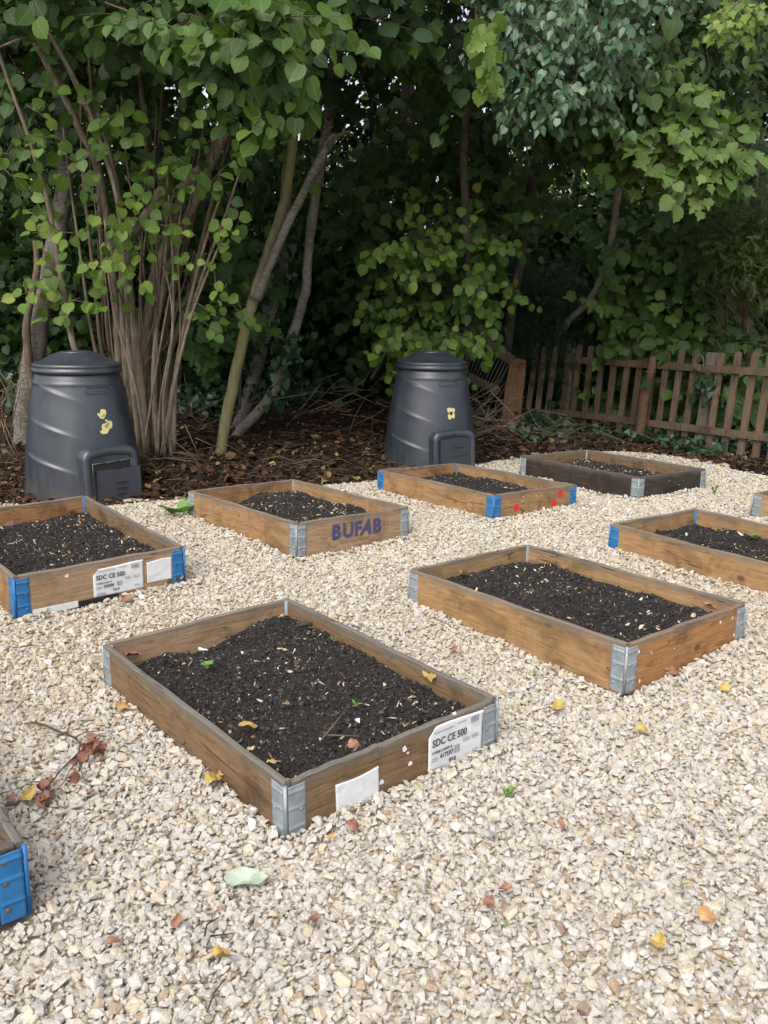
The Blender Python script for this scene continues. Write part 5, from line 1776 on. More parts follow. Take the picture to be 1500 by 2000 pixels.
# ---- dim maples under the canopy
t = trunk_tree('shade_maple', 'dull green maple branches in the shade above the hazel sapling', (790, 700), 10.6, leafm='leaf_dull', temps=T_MAPLE)
px_stem(t, [(780, 720), (775, 560), (780, 400), (790, 200), (800, -40)], .06, .04, M['bark_dark'], 10.6, 9.8, name='trunk', ground=True)
for (u, v, ru, rv, nn, tt) in ((800, 320, 130, 60, 46, (0.5, 1.0)), (880, 210, 90, 60, 40, (0.4, 0.9)), (950, 300, 70, 80, 30, (0.4, 0.9)), (740, 400, 60, 50, 16, (0.4, 0.9)), (1000, 380, 70, 50, 18, (0.5, 1.0)), (700, 480, 60, 60, 14, (0.4, 0.8))):
    t.region(u, v, ru, rv, 8.6, 10.0, int(nn * 1.3), 0.15, tt, (3, 7), 0.45, facing=(0, -0.6, 0.8))
t.done(200)
t = trunk_tree('young_maple', 'low green maple shoots between the hazel and the mossy trunk', (470, 790), 8.6, leafm='leaf_maple', temps=T_MAPLE)
px_stem(t, [(468, 800), (470, 700), (462, 600), (455, 500)], .014, .006, M['bark_dark'], 8.6, 8.4)
for (u, v, ru, rv, nn) in ((460, 590, 45, 60, 18), (430, 650, 50, 40, 9), (480, 500, 40, 60, 10)):
    t.region(u, v, ru, rv, 8.2, 8.8, nn, 0.17, (0.3, 0.65), (2, 5), 0.3, facing=fc)
t.done(60)

# ---- dense shrub behind the fence
t = trunk_tree('sycamore_bush', 'broad-leaved green bush crowding behind the picket fence', (1290, 720), 11.0, leafm='leaf_maple', temps=T_MAPLE + T_HAZEL[:2])
for (pts) in ([(1290, 760), (1280, 640), (1270, 500), (1260, 400)], [(1300, 760), (1330, 640), (1350, 520)], [(1280, 760), (1235, 650), (1210, 560)]):
    px_stem(t, pts, .025, .010, M['bark_dark'], 11.0, 10.8)
for (u, v, ru, rv, nn, tt) in ((1300, 610, 110, 75, 110, (0.35, 0.8)), (1220, 560, 80, 90, 60, (0.2, 0.6)), (1330, 500, 80, 80, 60, (0.25, 0.65)), (1260, 450, 90, 60, 40, (0.15, 0.5)), (1320, 660, 90, 40, 44, (0.4, 0.85)), (1400, 700, 110, 70, 60, (0.2, 0.6)),
                               (1200, 660, 90, 40, 30, (0.2, 0.6)), (1250, 770, 150, 50, 50, (0.25, 0.7)), (1400, 790, 110, 50, 40, (0.2, 0.6)), (1360, 420, 60, 60, 22, (0.15, 0.5))):
    fy = float((F0 + fdir * max(along(max(u, 1115)), 0))[1])
    fy += 0.55 if u < 1260 and v < 700 else 0
    t.region(u, v, ru, rv, fy + 0.45, fy + 1.25, int(nn * 1.35), 0.14, (tt[0] + .15, min(tt[1] + .2, 1)), (3, 7), 0.4, facing=(0, -0.75, 0.6))
t.done(300)

# ---- fine dark evergreen
t = trunk_tree('yew_bush', 'fine-leaved dark evergreen bush left of the curved maple stem', (1050, 740), 10.3, leafm='leaf_yew', temps=T_NEEDLE)
px_stem(t, [(1050, 760), (1048, 680), (1052, 600), (1060, 520)], .03, .012, M['bark_dark'], 10.4, 10.4)
for (u, v, ru, rv, nn) in ((1040, 640, 110, 80, 320), (1100, 690, 60, 50, 160), (1000, 690, 80, 50, 130), (1110, 680, 70, 50, 120), (1060, 560, 70, 50, 120)):
    t.region(u, v, ru, rv, 10.3, 10.75, int(nn * 1.4), 0.14, (0.2, 1.0), (6, 10), 0.45, dirn=(0, -0.6, 0.1), facing=(0, -0.6, 0.8), twig_r=0)
t.done(0)
# ---- thuja at the right edge with bare brown twigs under it
t = trunk_tree('thuja_tree', 'yellowish feathery conifer at the right edge with bare brown twigs below', (1462, 760), 9.4, leafm='leaf_thuja', temps=T_NEEDLE)
px_stem(t, [(1465, 770), (1460, 690), (1455, 600), (1460, 500), (1470, 400), (1490, 250)], .045, .02, M['bark_red'], 9.4, 9.2, name='trunk', ground=True)
for (u, v, ru, rv, nn) in ((1455, 490, 62, 60, 260), (1500, 430, 50, 70, 170), (1510, 520, 50, 50, 110), (1420, 470, 30, 40, 60), (1560, 450, 70, 120, 160)):
    t.region(u, v, ru, rv, 8.6, 9.3, nn, 0.13, (0.1, 0.95), (6, 10), 0.36, dirn=(-0.1, -0.6, 0.35), facing=(0, -0.6, 0.8), twig_r=0)
for _ in range(70):
    u, v = rng.uniform(1400, 1540), rng.uniform(540, 690)
    a = at(u, v, rng.uniform(8.9, 9.4)); d = unit(np.array([-0.6 + rng.normal(0, .5), -0.3, 0.25 + rng.normal(0, .45)]))
    l_ = rng.uniform(0.15, 0.42)
    t.tw.tube([a - t.o, a + d * l_ * .5 + rng.normal(0, .02, 3) - t.o, a + d * l_ + np.array([0, 0, .03]) - t.o], [.005, .0035, .002], 5, cap=False)
t.done(0, 'bark_red')
t = trunk_tree('beech_tree', 'layered dim green beech branches across the top right corner', (1420, 700), 10.8, leafm='leaf_dull', temps=T_OVATE)
px_stem(t, [(1405, 720), (1395, 560), (1400, 400), (1415, 200), (1430, -40)], .05, .035, M['bark_dark'], 10.8, 9.5, name='trunk', ground=True)
for (u, v, ru, rv, nn, tt) in ((1400, 90, 130, 60, 110, (0.5, 1.0)), (1450, 170, 80, 50, 60, (0.3, 0.8)), (1330, 60, 90, 50, 60, (0.4, 0.9)), (1460, 20, 90, 40, 60, (0.5, 1.0)), (1400, -70, 200, 70, 90, (0.3, 0.8)), (1450, 290, 70, 60, 40, (0.1, 0.5))):
    t.region(u, v, ru, rv, 7.8, 9.6, nn, 0.10, tt, (6, 10), 0.5, dirn=(-0.5, -0.4, -0.05), facing=(0, -0.45, 0.95))
t.done(200)
t = trunk_tree('hawthorn_tree', 'small pale yellow-green spray of hawthorn at the top right edge', (1560, 760), 9.0, leafm='leaf_hazel', temps=T_MAPLE)
px_stem(t, [(1560, 780), (1555, 500), (1530, 200), (1490, -40)], .04, .02, M['bark_dark'], 9.0, 7.2, name='trunk', ground=True)
t.region(1440, 22, 42, 30, 6.4, 6.8, 26, 0.06, (0.62, 0.9), (4, 8), 0.22, dirn=(-0.3, -0.2, -0.5), facing=fc)
t.done(80)

# ---- the dark wood: saplings one can tell apart, then the mass of leaves
for k in range(34):
    u = rng.uniform(-40, 1540)
    y = rng.uniform(10.6, 15.5)
    b = at(u, 640, y); b[2] = float(wood_z(b[0], b[1])) - 0.05
    s = Plant('sapling', 'thin dark stem standing in the shaded wood behind', 'sapling', b, M['leaf_dark'], T_QUAD, 'dark stems in the shaded wood')
    lx = rng.normal(0, 0.25)
    h_ = rng.uniform(5.5, 8)
    s.stem([b, b + np.array([lx * .3 + rng.normal(0, .06), 0, h_ * .3]), b + np.array([lx * .7 + rng.normal(0, .08), 0, h_ * .65]), b + np.array([lx, 0, h_])], [rng.uniform(.03, .075), .045, .035, .015], M['bark_dark'], name='trunk', ground=True, sides=7)
    for q in range(3):
        z0 = rng.uniform(0.8, 3.5)
        a = b + np.array([lx * z0 / h_, 0, z0]); d = np.array([rng.normal(0, .5), rng.normal(0, .2), rng.uniform(.3, .8)])
        s.stem([a, a + d * .5, a + d * 1.1 + np.array([0, 0, .1])], [.018, .012, .005], M['bark_dark'], name='branch', sides=5)

def leaf_mass(name, label, boxes, clump_n, clump_r, size_, material, temps, tint_=(0, 1), flat_=0.6, keep=None, cat='foliage'):
    P = []
    for (x0, x1, y0, y1, z0, z1, nc) in boxes:
        c = np.stack([rng.uniform(x0, x1, nc), rng.uniform(y0, y1, nc), rng.uniform(z0, z1, nc)], -1)
        q = c[:, None, :] + rng.normal(0, 1, (nc, clump_n, 3)) * np.array([clump_r, clump_r, clump_r * flat_])
        P.append(q.reshape(-1, 3))
    P = np.concatenate(P)
    ok = P[:, 2] > wood_z(P[:, 0], P[:, 1]) + 0.02
    if keep is not None:
        ok &= keep(P)
    P = P[ok]
    n_ = len(P)
    D = rng.normal(0, 1, (n_, 3)) + np.array([0, -0.2, -0.5])
    Nn = rng.normal(0, 0.7, (n_, 3)) + np.array([0, -0.5, 0.8])
    R = frames(D, Nn)
    S = size_ * rng.uniform(0.6, 1.3, n_)
    o = link(name, leaves_mesh(name, temps, P, R, S, rng.uniform(tint_[0], tint_[1], n_)), None, material)
    tag(o, label, cat, kind='stuff')
    return o

def below_view(P):
    """keeps only what is above the picture's top edge"""
    return (P[:, 2] > CAMH + P[:, 1] * 0.305 + 0.12) & (P[:, 1] > 6.6 + 3.6 * smooth(0.3, 1.6, P[:, 0]))  # cut back at the right front to let light onto the bush
leaf_mass('shade_canopy', 'unseen dense treetops added overhead to shade the wood', [(-9, 9, 6.6, 15.0, 3.6, 8.5, 360)], 60, 0.55, 0.26, M['leaf_dark'], T_QUAD, (0.3, 1), keep=below_view)  # leaf mass added out of view to keep the wood below dark
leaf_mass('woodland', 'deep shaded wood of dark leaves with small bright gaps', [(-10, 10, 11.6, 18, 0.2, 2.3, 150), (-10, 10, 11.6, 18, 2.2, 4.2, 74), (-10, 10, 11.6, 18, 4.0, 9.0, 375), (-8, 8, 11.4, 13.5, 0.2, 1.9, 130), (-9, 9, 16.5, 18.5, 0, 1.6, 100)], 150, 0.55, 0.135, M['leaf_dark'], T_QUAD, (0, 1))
leaf_mass('undergrowth', 'dim green undergrowth filling the wood behind the trunks', [(-1.3, 0.3, 10.2, 11.6, 0.4, 2.6, 34), (0.8, 2.6, 10.9, 11.8, 0.5, 2.8, 40), (-5.6, -2.9, 9.4, 11.4, 0.3, 2.4, 50), (-3.0, -1.2, 9.8, 11.4, 0.4, 3.2, 44), (2.4, 5.2, 10.8, 11.8, 0.5, 3.4, 50)], 70, 0.34, 0.115, M['leaf_dull'], T_HAZEL + T_MAPLE[:1], (0.15, 0.95))
mb = MB()
for k in range(330):      # whippy understorey stems, too thin and many to tell apart
    y = rng.uniform(10.9, 16.5)
    p = at(rng.uniform(-60, 1560), 600, y); p[2] = float(wood_z(p[0], p[1]))
    h_ = rng.uniform(2.2, 5.5)
    d = np.array([rng.normal(0, .16), rng.normal(0, .1), 1.0])
    r_ = rng.uniform(.004, .014)
    q1 = p + d * h_ * .5 + rng.normal(0, .07, 3)
    mb.tube([p, q1, p + d * h_ + rng.normal(0, .12, 3)], [r_, r_ * .8, r_ * .4], 5, cap=False)
    for _ in range(3):
        a = p + d * h_ * rng.uniform(.25, .9)
        mb.tube([a, a + np.array([rng.normal(0, .35), rng.normal(0, .2), rng.uniform(.1, .6)])], [r_ * .5, r_ * .25], 4, cap=False)
tag(mb.build('undergrowth_stems', M['bark_dark']), 'thicket of thin dark understorey stems across the back of the wood', 'undergrowth', kind='stuff')
leaf_mass('far_woods', 'sunlit green trees glimpsed far beyond the dark wood', [(-19, 19, 25, 30, 0.0, 6.5, 330)], 70, 0.9, 0.34, M['leaf_field'], T_QUAD, (0, 1))

# ------------------------------------------------------------------ ivy, leaf litter, brushwood on the woodland floor
def ivy(name, label, spots, size_, tint_=(0.1, 0.9), lift=0.12, spray=None):
    P, Nn = [], []
    for (u, v, ru, rv, n_) in spots:
        k = 0
        while k < n_:
            a, b = rng.uniform(-1, 1, 2)
            if a * a + b * b > 1:
                continue
            k += 1
            h = ground_hit(u + a * ru, v + b * rv)
            if h[1] > 16 or h[1] < edge_y(h[0]) - 0.05:
                continue
            P.append(h + np.array([rng.normal(0, .03), rng.normal(0, .05), abs(rng.normal(0, lift))]))
    P = np.array(P); n_ = len(P)
    Nn = np.array([0, -0.55, 0.75]) + rng.normal(0, 0.4, (n_, 3))
    D = np.array([0, -0.3, -0.4]) + rng.normal(0, 0.6, (n_, 3))
    o = link(name, leaves_mesh(name, T_IVY, P, frames(D, Nn), size_ * rng.uniform(0.55, 1.25, n_), rng.uniform(*tint_, n_)), None, M['leaf_ivy'])
    tag(o, label, 'ivy', kind='stuff')
ivy('ivy', 'glossy dark ivy carpeting the shaded bank behind the trunks', [(680, 690, 180, 60, 1500), (560, 740, 90, 60, 700), (400, 780, 70, 40, 420), (900, 690, 150, 50, 700), (700, 640, 260, 40, 800), (360, 700, 60, 60, 300), (700, 712, 120, 36, 1300), (640, 740, 50, 20, 300), (640, 690, 90, 40, 500)], 0.085, lift=0.10)
ivy('ivy', 'ivy spreading along the foot of the picket fence', [(1130, 822, 120, 26, 900), (1060, 850, 60, 18, 140), (1230, 845, 90, 22, 260), (1400, 875, 110, 18, 240), (1320, 860, 60, 14, 120), (1180, 800, 90, 20, 200)], 0.085, (0.25, 1.0), 0.06)
ivy('ivy', 'ivy tumbling over the ground at the far left edge', [(20, 700, 60, 60, 420), (40, 780, 40, 30, 120), (-40, 640, 90, 60, 300)], 0.09, lift=0.16)
def ivy_on_trunk(label, pts, y, r_, n_):
    P, Nn = [], []
    for _ in range(n_):
        t = rng.uniform(0, len(pts) - 1.001); k = int(t); f = t - k
        u, v = pts[k][0] * (1 - f) + pts[k + 1][0] * f, pts[k][1] * (1 - f) + pts[k + 1][1] * f
        a = rng.uniform(0, 6.28)
        nrm = np.array([math.cos(a), math.sin(a), 0.3])
        P.append(at(u, v, y) + nrm * np.array([1, 1, 0]) * (r_ + rng.uniform(0, .09))); Nn.append(nrm + rng.normal(0, .3, 3))
    P, Nn = np.array(P), np.array(Nn)
    D = np.array([0, 0, -1.0]) + rng.normal(0, .5, (n_, 3))
    o = link('ivy', leaves_mesh('ivy', T_IVY, P, frames(D, Nn), 0.085 * rng.uniform(.5, 1.2, n_), rng.uniform(.1, .9, n_)), None, M['leaf_ivy'])
    tag(o, label, 'ivy', kind='stuff')
ivy_on_trunk('ivy climbing the darker of the twin grey trunks', [(486, 770), (532, 610), (556, 520), (562, 420)], 8.72, .08, 260)
ivy_on_trunk('ivy at the foot of the paler twin trunk', [(520, 800), (556, 710), (580, 650)], 8.45, .07, 130)
ivy_on_trunk('ivy on the post in the middle of the picket fence', [(1372, 790), (1385, 720)], float((F0 + fdir * along(1385, 690))[1]) + 0.02, .06, 60)

n_ = 34000
lx = rng.uniform(-8, 6, n_); ly = edge_y(lx) + np.abs(rng.normal(0, 1.9, n_)) + rng.normal(-0.02, 0.10, n_)
ok = ~in_bed(lx, ly, 0.02) & (np.hypot(lx - BIN1[0], ly - BIN1[1]) > .43) & (np.hypot(lx - BIN2[0], ly - BIN2[1]) > .42)
lx, ly = lx[ok], ly[ok]
n_ = len(lx)
lz = np.where(ly < edge_y(lx), gravel_z(lx, ly) + 0.012, wood_z(lx, ly)) + np.abs(rng.normal(0.008, 0.014, n_))
Nn = np.array([0, 0, 1.0]) + rng.normal(0, 0.42, (n_, 3))
D = rng.normal(0, 1, (n_, 3)) * np.array([1, 1, .3])
tt = np.where(rng.random(n_) < .035, rng.uniform(.85, 1, n_), rng.beta(1.4, 2.6, n_))
lit = link('leaf_litter', leaves_mesh('leaf_litter', T_HAZEL + T_OVATE + T_QUAD, np.stack([lx, ly, lz], -1), frames(D, Nn), 0.034 * np.exp(rng.normal(0, .45, n_)), tt), None, M['leaf_dead'])
tag(lit, 'brown dead leaves and bark littering the woodland edge', 'leaf litter', kind='stuff')
n_ = 3400
lx = rng.uniform(-7, 3.6, n_); ly = edge_y(lx) + np.abs(rng.normal(0, 1.5, n_)) + 0.08
ok = (np.hypot(lx - BIN1[0], ly - BIN1[1]) > .55) & (np.hypot(lx - BIN2[0], ly - BIN2[1]) > .52)
lx, ly = lx[ok], ly[ok]; n_ = len(lx)
D = rng.normal(0, 1, (n_, 3)) * np.array([1, 1, .16])
sl_ = 0.10 * np.exp(rng.normal(0, .55, n_))
tw_ = link('fallen_twigs', leaves_mesh('fallen_twigs', T_STICK, np.stack([lx, ly, wood_z(lx, ly) + rng.uniform(.005, .045, n_)], -1), frames(D, np.array([0, 0, 1.0]) + rng.normal(0, .2, (n_, 3))), sl_, rng.random(n_)), None, M['twig'])
tag(tw_, 'thin broken twigs strewn over the leaf litter', 'twigs', kind='stuff')
def brush(label, spots, mtl='bark_hazel'):
    mb = MB()
    for (u, v, ru, rv, y, n_, ln, tilt) in spots:
        for _ in range(int(n_ * .42)):
            p = at(u + rng.normal(0, ru), v + rng.normal(0, rv), y + rng.normal(0, .25))
            gz_ = float(wood_z(p[0], p[1]))
            p[2] = max(p[2], gz_ + 0.02)
            a = rng.normal(tilt, .45)
            d = unit(np.array([math.cos(a), rng.normal(0, .3), math.sin(a) * rng.choice([1, 1, -1])]))
            l_ = ln * rng.uniform(.4, 1.3)
            e1, e2 = p - d * l_ * .5, p + d * l_ * .5
            for e in (e1, e2):
                e[2] = max(e[2], float(wood_z(e[0], e[1])) + 0.01)
            m_ = (e1 + e2) / 2 + rng.normal(0, .025, 3)
            r_ = rng.uniform(.002, .0055)
            mb.tube([e1, m_, e2], [r_, r_ * .9, r_ * .5], 5)
    o = mb.build('brushwood', M[mtl])
    tag(o, label, 'brushwood', kind='stuff')
brush('pale dead sticks heaped between the right compost bin and the orange board', [(955, 800, 22, 20, 9.0, 80, .5, .5), (935, 835, 30, 14, 8.7, 50, .5, .2)])
brush('reddish twigs lying in front of the fence-foot ivy', [(1090, 850, 70, 12, 8.9, 70, .5, .1), (1000, 845, 50, 14, 8.7, 50, .45, .1)], 'bark_red')
brush('heap of broken branches on the bank right of the twin trunks', [(640, 775, 45, 12, 8.6, 36, .5, .12), (720, 800, 60, 24, 8.6, 40, .4, .2), (735, 690, 14, 26, 9.2, 14, .6, 1.0)], 'bark_red')
brush('dead upright stalks and twigs left of the left compost bin', [(25, 850, 26, 46, 6.9, 60, .4, 1.3), (20, 780, 30, 30, 7.4, 30, .4, .9)], 'bark_red')
brush('broken twigs beside the left compost bin at the foot of the hazel', [(330, 890, 50, 18, 7.0, 46, .4, .3), (380, 800, 40, 30, 7.9, 30, .5, .9)], 'bark_red')

# ------------------------------------------------------------------ single leaves lying on the gravel and the soil
def fallen(label, uv, length, temps, material, group=None, yaw=None, z=None, curl=1.0, tiltn=0.35, name='fallen_leaf', wid=1.0):
    length *= 0.66
    p = ground_hit(*uv) if z is None else ground_hit(uv[0], uv[1], z)
    tv, tf = temps[int(rng.integers(0, len(temps)))]
    V = tv.copy()
    V[:, 0] *= wid
    V[:, 1] -= 0.5
    V[:, 2] = V[:, 2] * curl + 0.13 * np.sin(V[:, 0] * 9 + rng.uniform(0, 6)) * np.sin(V[:, 1] * 6 + rng.uniform(0, 6)) + rng.uniform(-.1, .5) * V[:, 0] ** 2 * 1.6
    # refine a little so that the curl reads
    bm = bmesh.new()
    vv = [bm.verts.new(q * length) for q in V]
    for f in tf:
        try:
            bm.faces.new([vv[i] for i in f])
        except ValueError:
            pass
    bmesh.ops.subdivide_edges(bm, edges=list(bm.edges), cuts=1, use_grid_fill=True)
    for v in bm.verts:
        v.co.z += length * 0.03 * math.sin(v.co.x / length * 14) * math.cos(v.co.y / length * 11)
    me = bpy.data.meshes.new(name); bm.to_mesh(me); bm.free()
    me.polygons.foreach_set('use_smooth', [True] * len(me.polygons))
    yaw = rng.uniform(0, 6.28) if yaw is None else yaw
    nn = unit(np.array([0, 0, 1.0]) + np.array([rng.normal(0, tiltn), rng.normal(0, tiltn) - .1, 0]))
    R = frames(np.array([[math.cos(yaw), math.sin(yaw), 0.0]]), nn[None])[0]
    m4 = Matrix.Translation(p + np.array([0, 0, 0.034 if z is None else 0.022])) @ Matrix([[float(x) for x in r_] for r_ in R]).to_4x4()
    o = link(name, me, None, M[material])
    o.matrix_world = m4
    tag(o, label, 'leaf', group)
    return o
Gd = 'leaves fallen on the gravel'
fallen('large pale grey-green leaf lying on the open gravel in the foreground', (482, 1736), 0.165, T_OVATE, 'leaf_pale_green', Gd, yaw=0.35, curl=.5, tiltn=.05, wid=1.15)
fallen('grey veined leaf on the gravel right of the nearest bed, left of two', (955, 1648), 0.075, T_OVATE, 'dead_grey', Gd, yaw=-0.2, tiltn=.1)
fallen('grey-pink veined leaf on the gravel near the right edge', (1345, 1637), 0.075, T_OVATE, 'dead_grey', Gd, yaw=-1.0, tiltn=.15)
fallen('yellow curled leaf on the gravel at the bottom, below the nearest bed', (437, 1893), 0.06, T_LIME, 'dead_yellow', Gd, yaw=0.2)
fallen('bright yellow leaf beside the long side of the nearest bed', (425, 1545), 0.085, T_LIME, 'dead_yellow', Gd, yaw=0.7)
fallen('orange-brown leaf just behind the bright yellow one by the nearest bed', (440, 1528), 0.06, T_HAZEL, 'dead_tan', Gd)
fallen('tan curled leaf against the left side of the nearest bed', (245, 1395), 0.09, T_HAZEL, 'dead_tan', Gd, yaw=.9)
fallen('yellow leaf with brown rim near the bottom-left bed', (55, 1573), 0.075, T_HAZEL, 'dead_yellow', Gd)
fallen('dark red leaf beside the rusty blue corner of the bottom-left bed', (22, 1578), 0.06, T_HAZEL, 'dead_red', Gd)
fallen('rust-red round leaf on the gravel in front of the blank label', (692, 1632), 0.055, T_HAZEL, 'dead_red', Gd)
fallen('small tan leaf left of the round rust-red one before the blank label', (650, 1655), 0.055, T_OVATE, 'dead_tan', Gd)
fallen('small red-brown leaf on the gravel below the pale green leaf', (612, 1818), 0.05, T_HAZEL, 'dead_red', Gd)
fallen('red-brown leaf standing in the gravel left of the bottom yellow leaf', (345, 1822), 0.05, T_HAZEL, 'dead_red', Gd, tiltn=.7)
fallen('rust-coloured leaf at bottom left, left of the standing one', (222, 1860), 0.048, T_OVATE, 'dead_red', Gd)
fallen('brown upright curled leaf in the middle foreground gravel', (985, 1757), 0.055, T_OVATE, 'dead_red', Gd, tiltn=.8)
fallen('red-brown chip of leaf just left of the upright curled leaf', (955, 1785), 0.045, T_HAZEL, 'dead_red', Gd)
fallen('dark brown curled leaf on the gravel right of the nearest bed', (1095, 1628), 0.05, T_OVATE, 'dead_red', Gd)
fallen('yellow leaf right of the nearest bed on the open gravel', (1088, 1395), 0.07, T_LIME, 'dead_yellow', Gd)
fallen('yellow leaf on the gravel below the front corner of the golden bed', (1255, 1440), 0.06, T_LIME, 'dead_yellow', Gd)
fallen('yellow leaf beyond the front corner of the golden bed, near the right edge', (1412, 1358), 0.06, T_HAZEL, 'dead_yellow', Gd)
fallen('rust-brown leaf against the front end of the golden bed', (1315, 1325), 0.085, T_LIME, 'dead_red', Gd, yaw=.4)
fallen('brown leaf on the gravel beside the long side of the golden bed', (1080, 1318), 0.055, T_HAZEL, 'dead_tan', Gd)
fallen('red leaf on the gravel left of the golden bed, near the nearest bed', (884, 1282), 0.06, T_HAZEL, 'dead_red', Gd)
fallen('yellow-brown leaf lowest at the right, among bottom gravel', (1412, 1895), 0.065, T_OVATE, 'dead_yellow', Gd, yaw=-.3)
fallen('bright yellow scrap of leaf left of the lowest yellow-brown leaf', (1285, 1866), 0.05, T_LIME, 'dead_yellow', Gd)
fallen('tan and yellow curled leaf at the lower right edge', (1380, 1812), 0.07, T_HAZEL, 'dead_tan', Gd, tiltn=.6)
fallen('small yellow leaf above the tan curled one at the lower right', (1340, 1748), 0.05, T_OVATE, 'dead_yellow', Gd)
fallen('orange leaf on the gravel in front of the left blue-cornered bed', (246, 1181), 0.075, T_HAZEL, 'dead_red', Gd)
fallen('yellow leaf with brown spots under the barcode strip of the left bed', (115, 1188), 0.10, T_LIME, 'dead_tan', Gd)
fallen('yellow-green leaf on the gravel left, below the barcode strip', (85, 1206), 0.07, T_HAZEL, 'dead_yellow', Gd)
fallen('yellow leaf at the foot of the blank label on the left bed', (278, 1152), 0.07, T_HAZEL, 'dead_yellow', Gd)
fallen('orange-brown leaf by the blue right corner of the left bed', (350, 1143), 0.06, T_HAZEL, 'dead_red', Gd)
fallen('small yellow leaf by the left bin at the gravel edge', (303, 946), 0.08, T_HAZEL, 'dead_yellow', Gd)
fallen('long tan leaf on the litter right of the left bin', (290, 957), 0.12, T_OVATE, 'dead_tan', Gd)
ga = 'leaves fallen on the soil'
zA = 0.15
fallen('long yellow-green leaf on the soil of the nearest bed', (485, 1427), 0.10, T_OVATE, 'dead_yellow', ga, yaw=.55, z=zA - .03)
fallen('yellow leaf at the far right of the nearest bed', (840, 1333), 0.075, T_LIME, 'dead_yellow', ga, z=zA - .02, tiltn=.6)
fallen('rust leaf in the front corner of the nearest bed', (537, 1498), 0.06, T_HAZEL, 'dead_tan', ga, z=zA - .02)
fallen('brown leaf by the front board of the nearest bed', (692, 1467), 0.055, T_HAZEL, 'dead_red', ga, z=zA - .01)
fallen('pair of rust leaves in the left corner of the nearest bed', (262, 1287), 0.09, T_HAZEL, 'dead_red', ga, z=.10)
fallen('tan leaf in the left corner of the golden bed', (905, 1124), 0.10, T_OVATE, 'dead_tan', ga, z=.14)
fallen('tan leaf in the right corner of the golden bed', (1388, 1190), 0.07, T_HAZEL, 'dead_tan', ga, z=.14, tiltn=.7)

# dead twig with bunches of red-brown leaves
tg = ground_hit(140, 1460)
tw = empty('dead_twig', tuple(tg))
tag(tw, 'fallen dead twig with bunches of red-brown leaves on the gravel at the left', 'twig')
def tw_path(pts, r0, r1, lift=.03):
    W = [ground_hit(u, v) + np.array([0, 0, lift]) - tg for u, v in pts]
    mb = MB(); mb.tube(W, list(np.linspace(r0, r1, len(W))), 6)
    mb.build('twig_stem', M['bark_dark'], tw)
tw_path([(62, 1427), (90, 1433), (112, 1444), (128, 1450), (148, 1458), (158, 1470), (155, 1488), (138, 1504), (122, 1520), (110, 1536), (98, 1550)], .0042, .002)
tw_path([(148, 1457), (165, 1448), (185, 1445), (205, 1443)], .0022, .001)
tw_path([(157, 1478), (152, 1505), (138, 1522), (125, 1548), (112, 1562), (96, 1580)], .002, .001)
tw_path([(110, 1538), (85, 1545), (62, 1546), (40, 1558), (0, 1570)], .002, .001)
tw_path([(155, 1505), (162, 1530), (170, 1552)], .0015, .001)
for (u, v, ru, rv, n_, s) in ((188, 1480, 20, 20, 24, .032), (168, 1500, 10, 8, 5, .028), (143, 1536, 6, 9, 3, .036), (100, 1556, 20, 11, 10, .030), (90, 1582, 12, 8, 4, .03), (185, 1562, 8, 6, 2, .026)):
    for _ in range(n_):
        p = ground_hit(u + rng.normal(0, ru * .55), v + rng.normal(0, rv * .55)) + np.array([0, 0, rng.uniform(.015, .05)])
        tv, tf = T_OVATE[0] if rng.random() < .5 else T_HAZEL[2]
        V = tv.copy(); V[:, 2] += 0.12 * np.sin(V[:, 0] * 8)
        me = np_mesh('dead_leaf', V, tf, True)
        me.materials.append(M['dead_red'])
        R = frames(np.array([rng.normal(0, 1, 3) + np.array([0, -.5, 0])]), np.array([[0, -.4, 1.0] + rng.normal(0, .6, 3)]))[0]
        link('dead_leaf', me, tw, None, matrix=Matrix.Translation(p - tg) @ Matrix([[float(x) for x in r_] for r_ in R]).to_4x4() @ Matrix.Scale(s * rng.uniform(.8, 1.3), 4))

# ------------------------------------------------------------------ weeds and seedlings
def weed(label, uv, n_leaf, size_, z=None, temps=T_OVATE, upright=0.5, group=None, wid=1.0, name='weed'):
    p = ground_hit(*uv) if z is None else ground_hit(uv[0], uv[1], z)
    r0 = empty(name, tuple(p))
    tag(r0, label, 'weed', group)
    size_ *= 0.62 if size_ > .2 else 0.5
    st = MB()
    for k in range(n_leaf):
        a = 6.283 * k / n_leaf + rng.normal(0, .3)
        d = np.array([math.cos(a), math.sin(a), upright * rng.uniform(.6, 1.6)])
        s = size_ * rng.uniform(.65, 1.15)
        b0 = d * s * .35
        st.tube([(0, 0, 0), b0], [.0018, .0014], 5)
        tv, tf = temps[k % len(temps)]
        V = tv * np.array([wid, 1, 1])
        me = np_mesh('leaf', V, tf, True, {'tint': ('FACE', 'FLOAT', np.full(len(tf), rng.uniform(0, 1), np.float32))})
        me.materials.append(M['leaf_weed'])
        R = frames(d[None], np.array([[-d[0] * .6, -d[1] * .6, 1.0]]))[0]
        link('leaf', me, r0, None, matrix=Matrix.Translation(b0) @ Matrix([[float(x) for x in r_] for r_ in R]).to_4x4() @ Matrix.Scale(s, 4))
    st.build('stem', M['leaf_weed'], r0)
    return r0
weed('broad-leaved bright green weed at the left corner of the stencilled bed', (352, 1008), 7, 0.21, upright=.75, temps=T_HAZEL, wid=.95)
weed('small pale seedling on the soil of the nearest bed, left of centre', (403, 1303), 6, 0.055, z=.13, upright=.7, wid=1.5)
weed('tiny seedling on the soil near the front of the nearest bed', (694, 1378), 5, 0.035, z=.13, upright=.5)
weed('tiny seedling by the far board of the nearest bed', (649, 1250), 4, 0.035, z=.13, upright=.9)
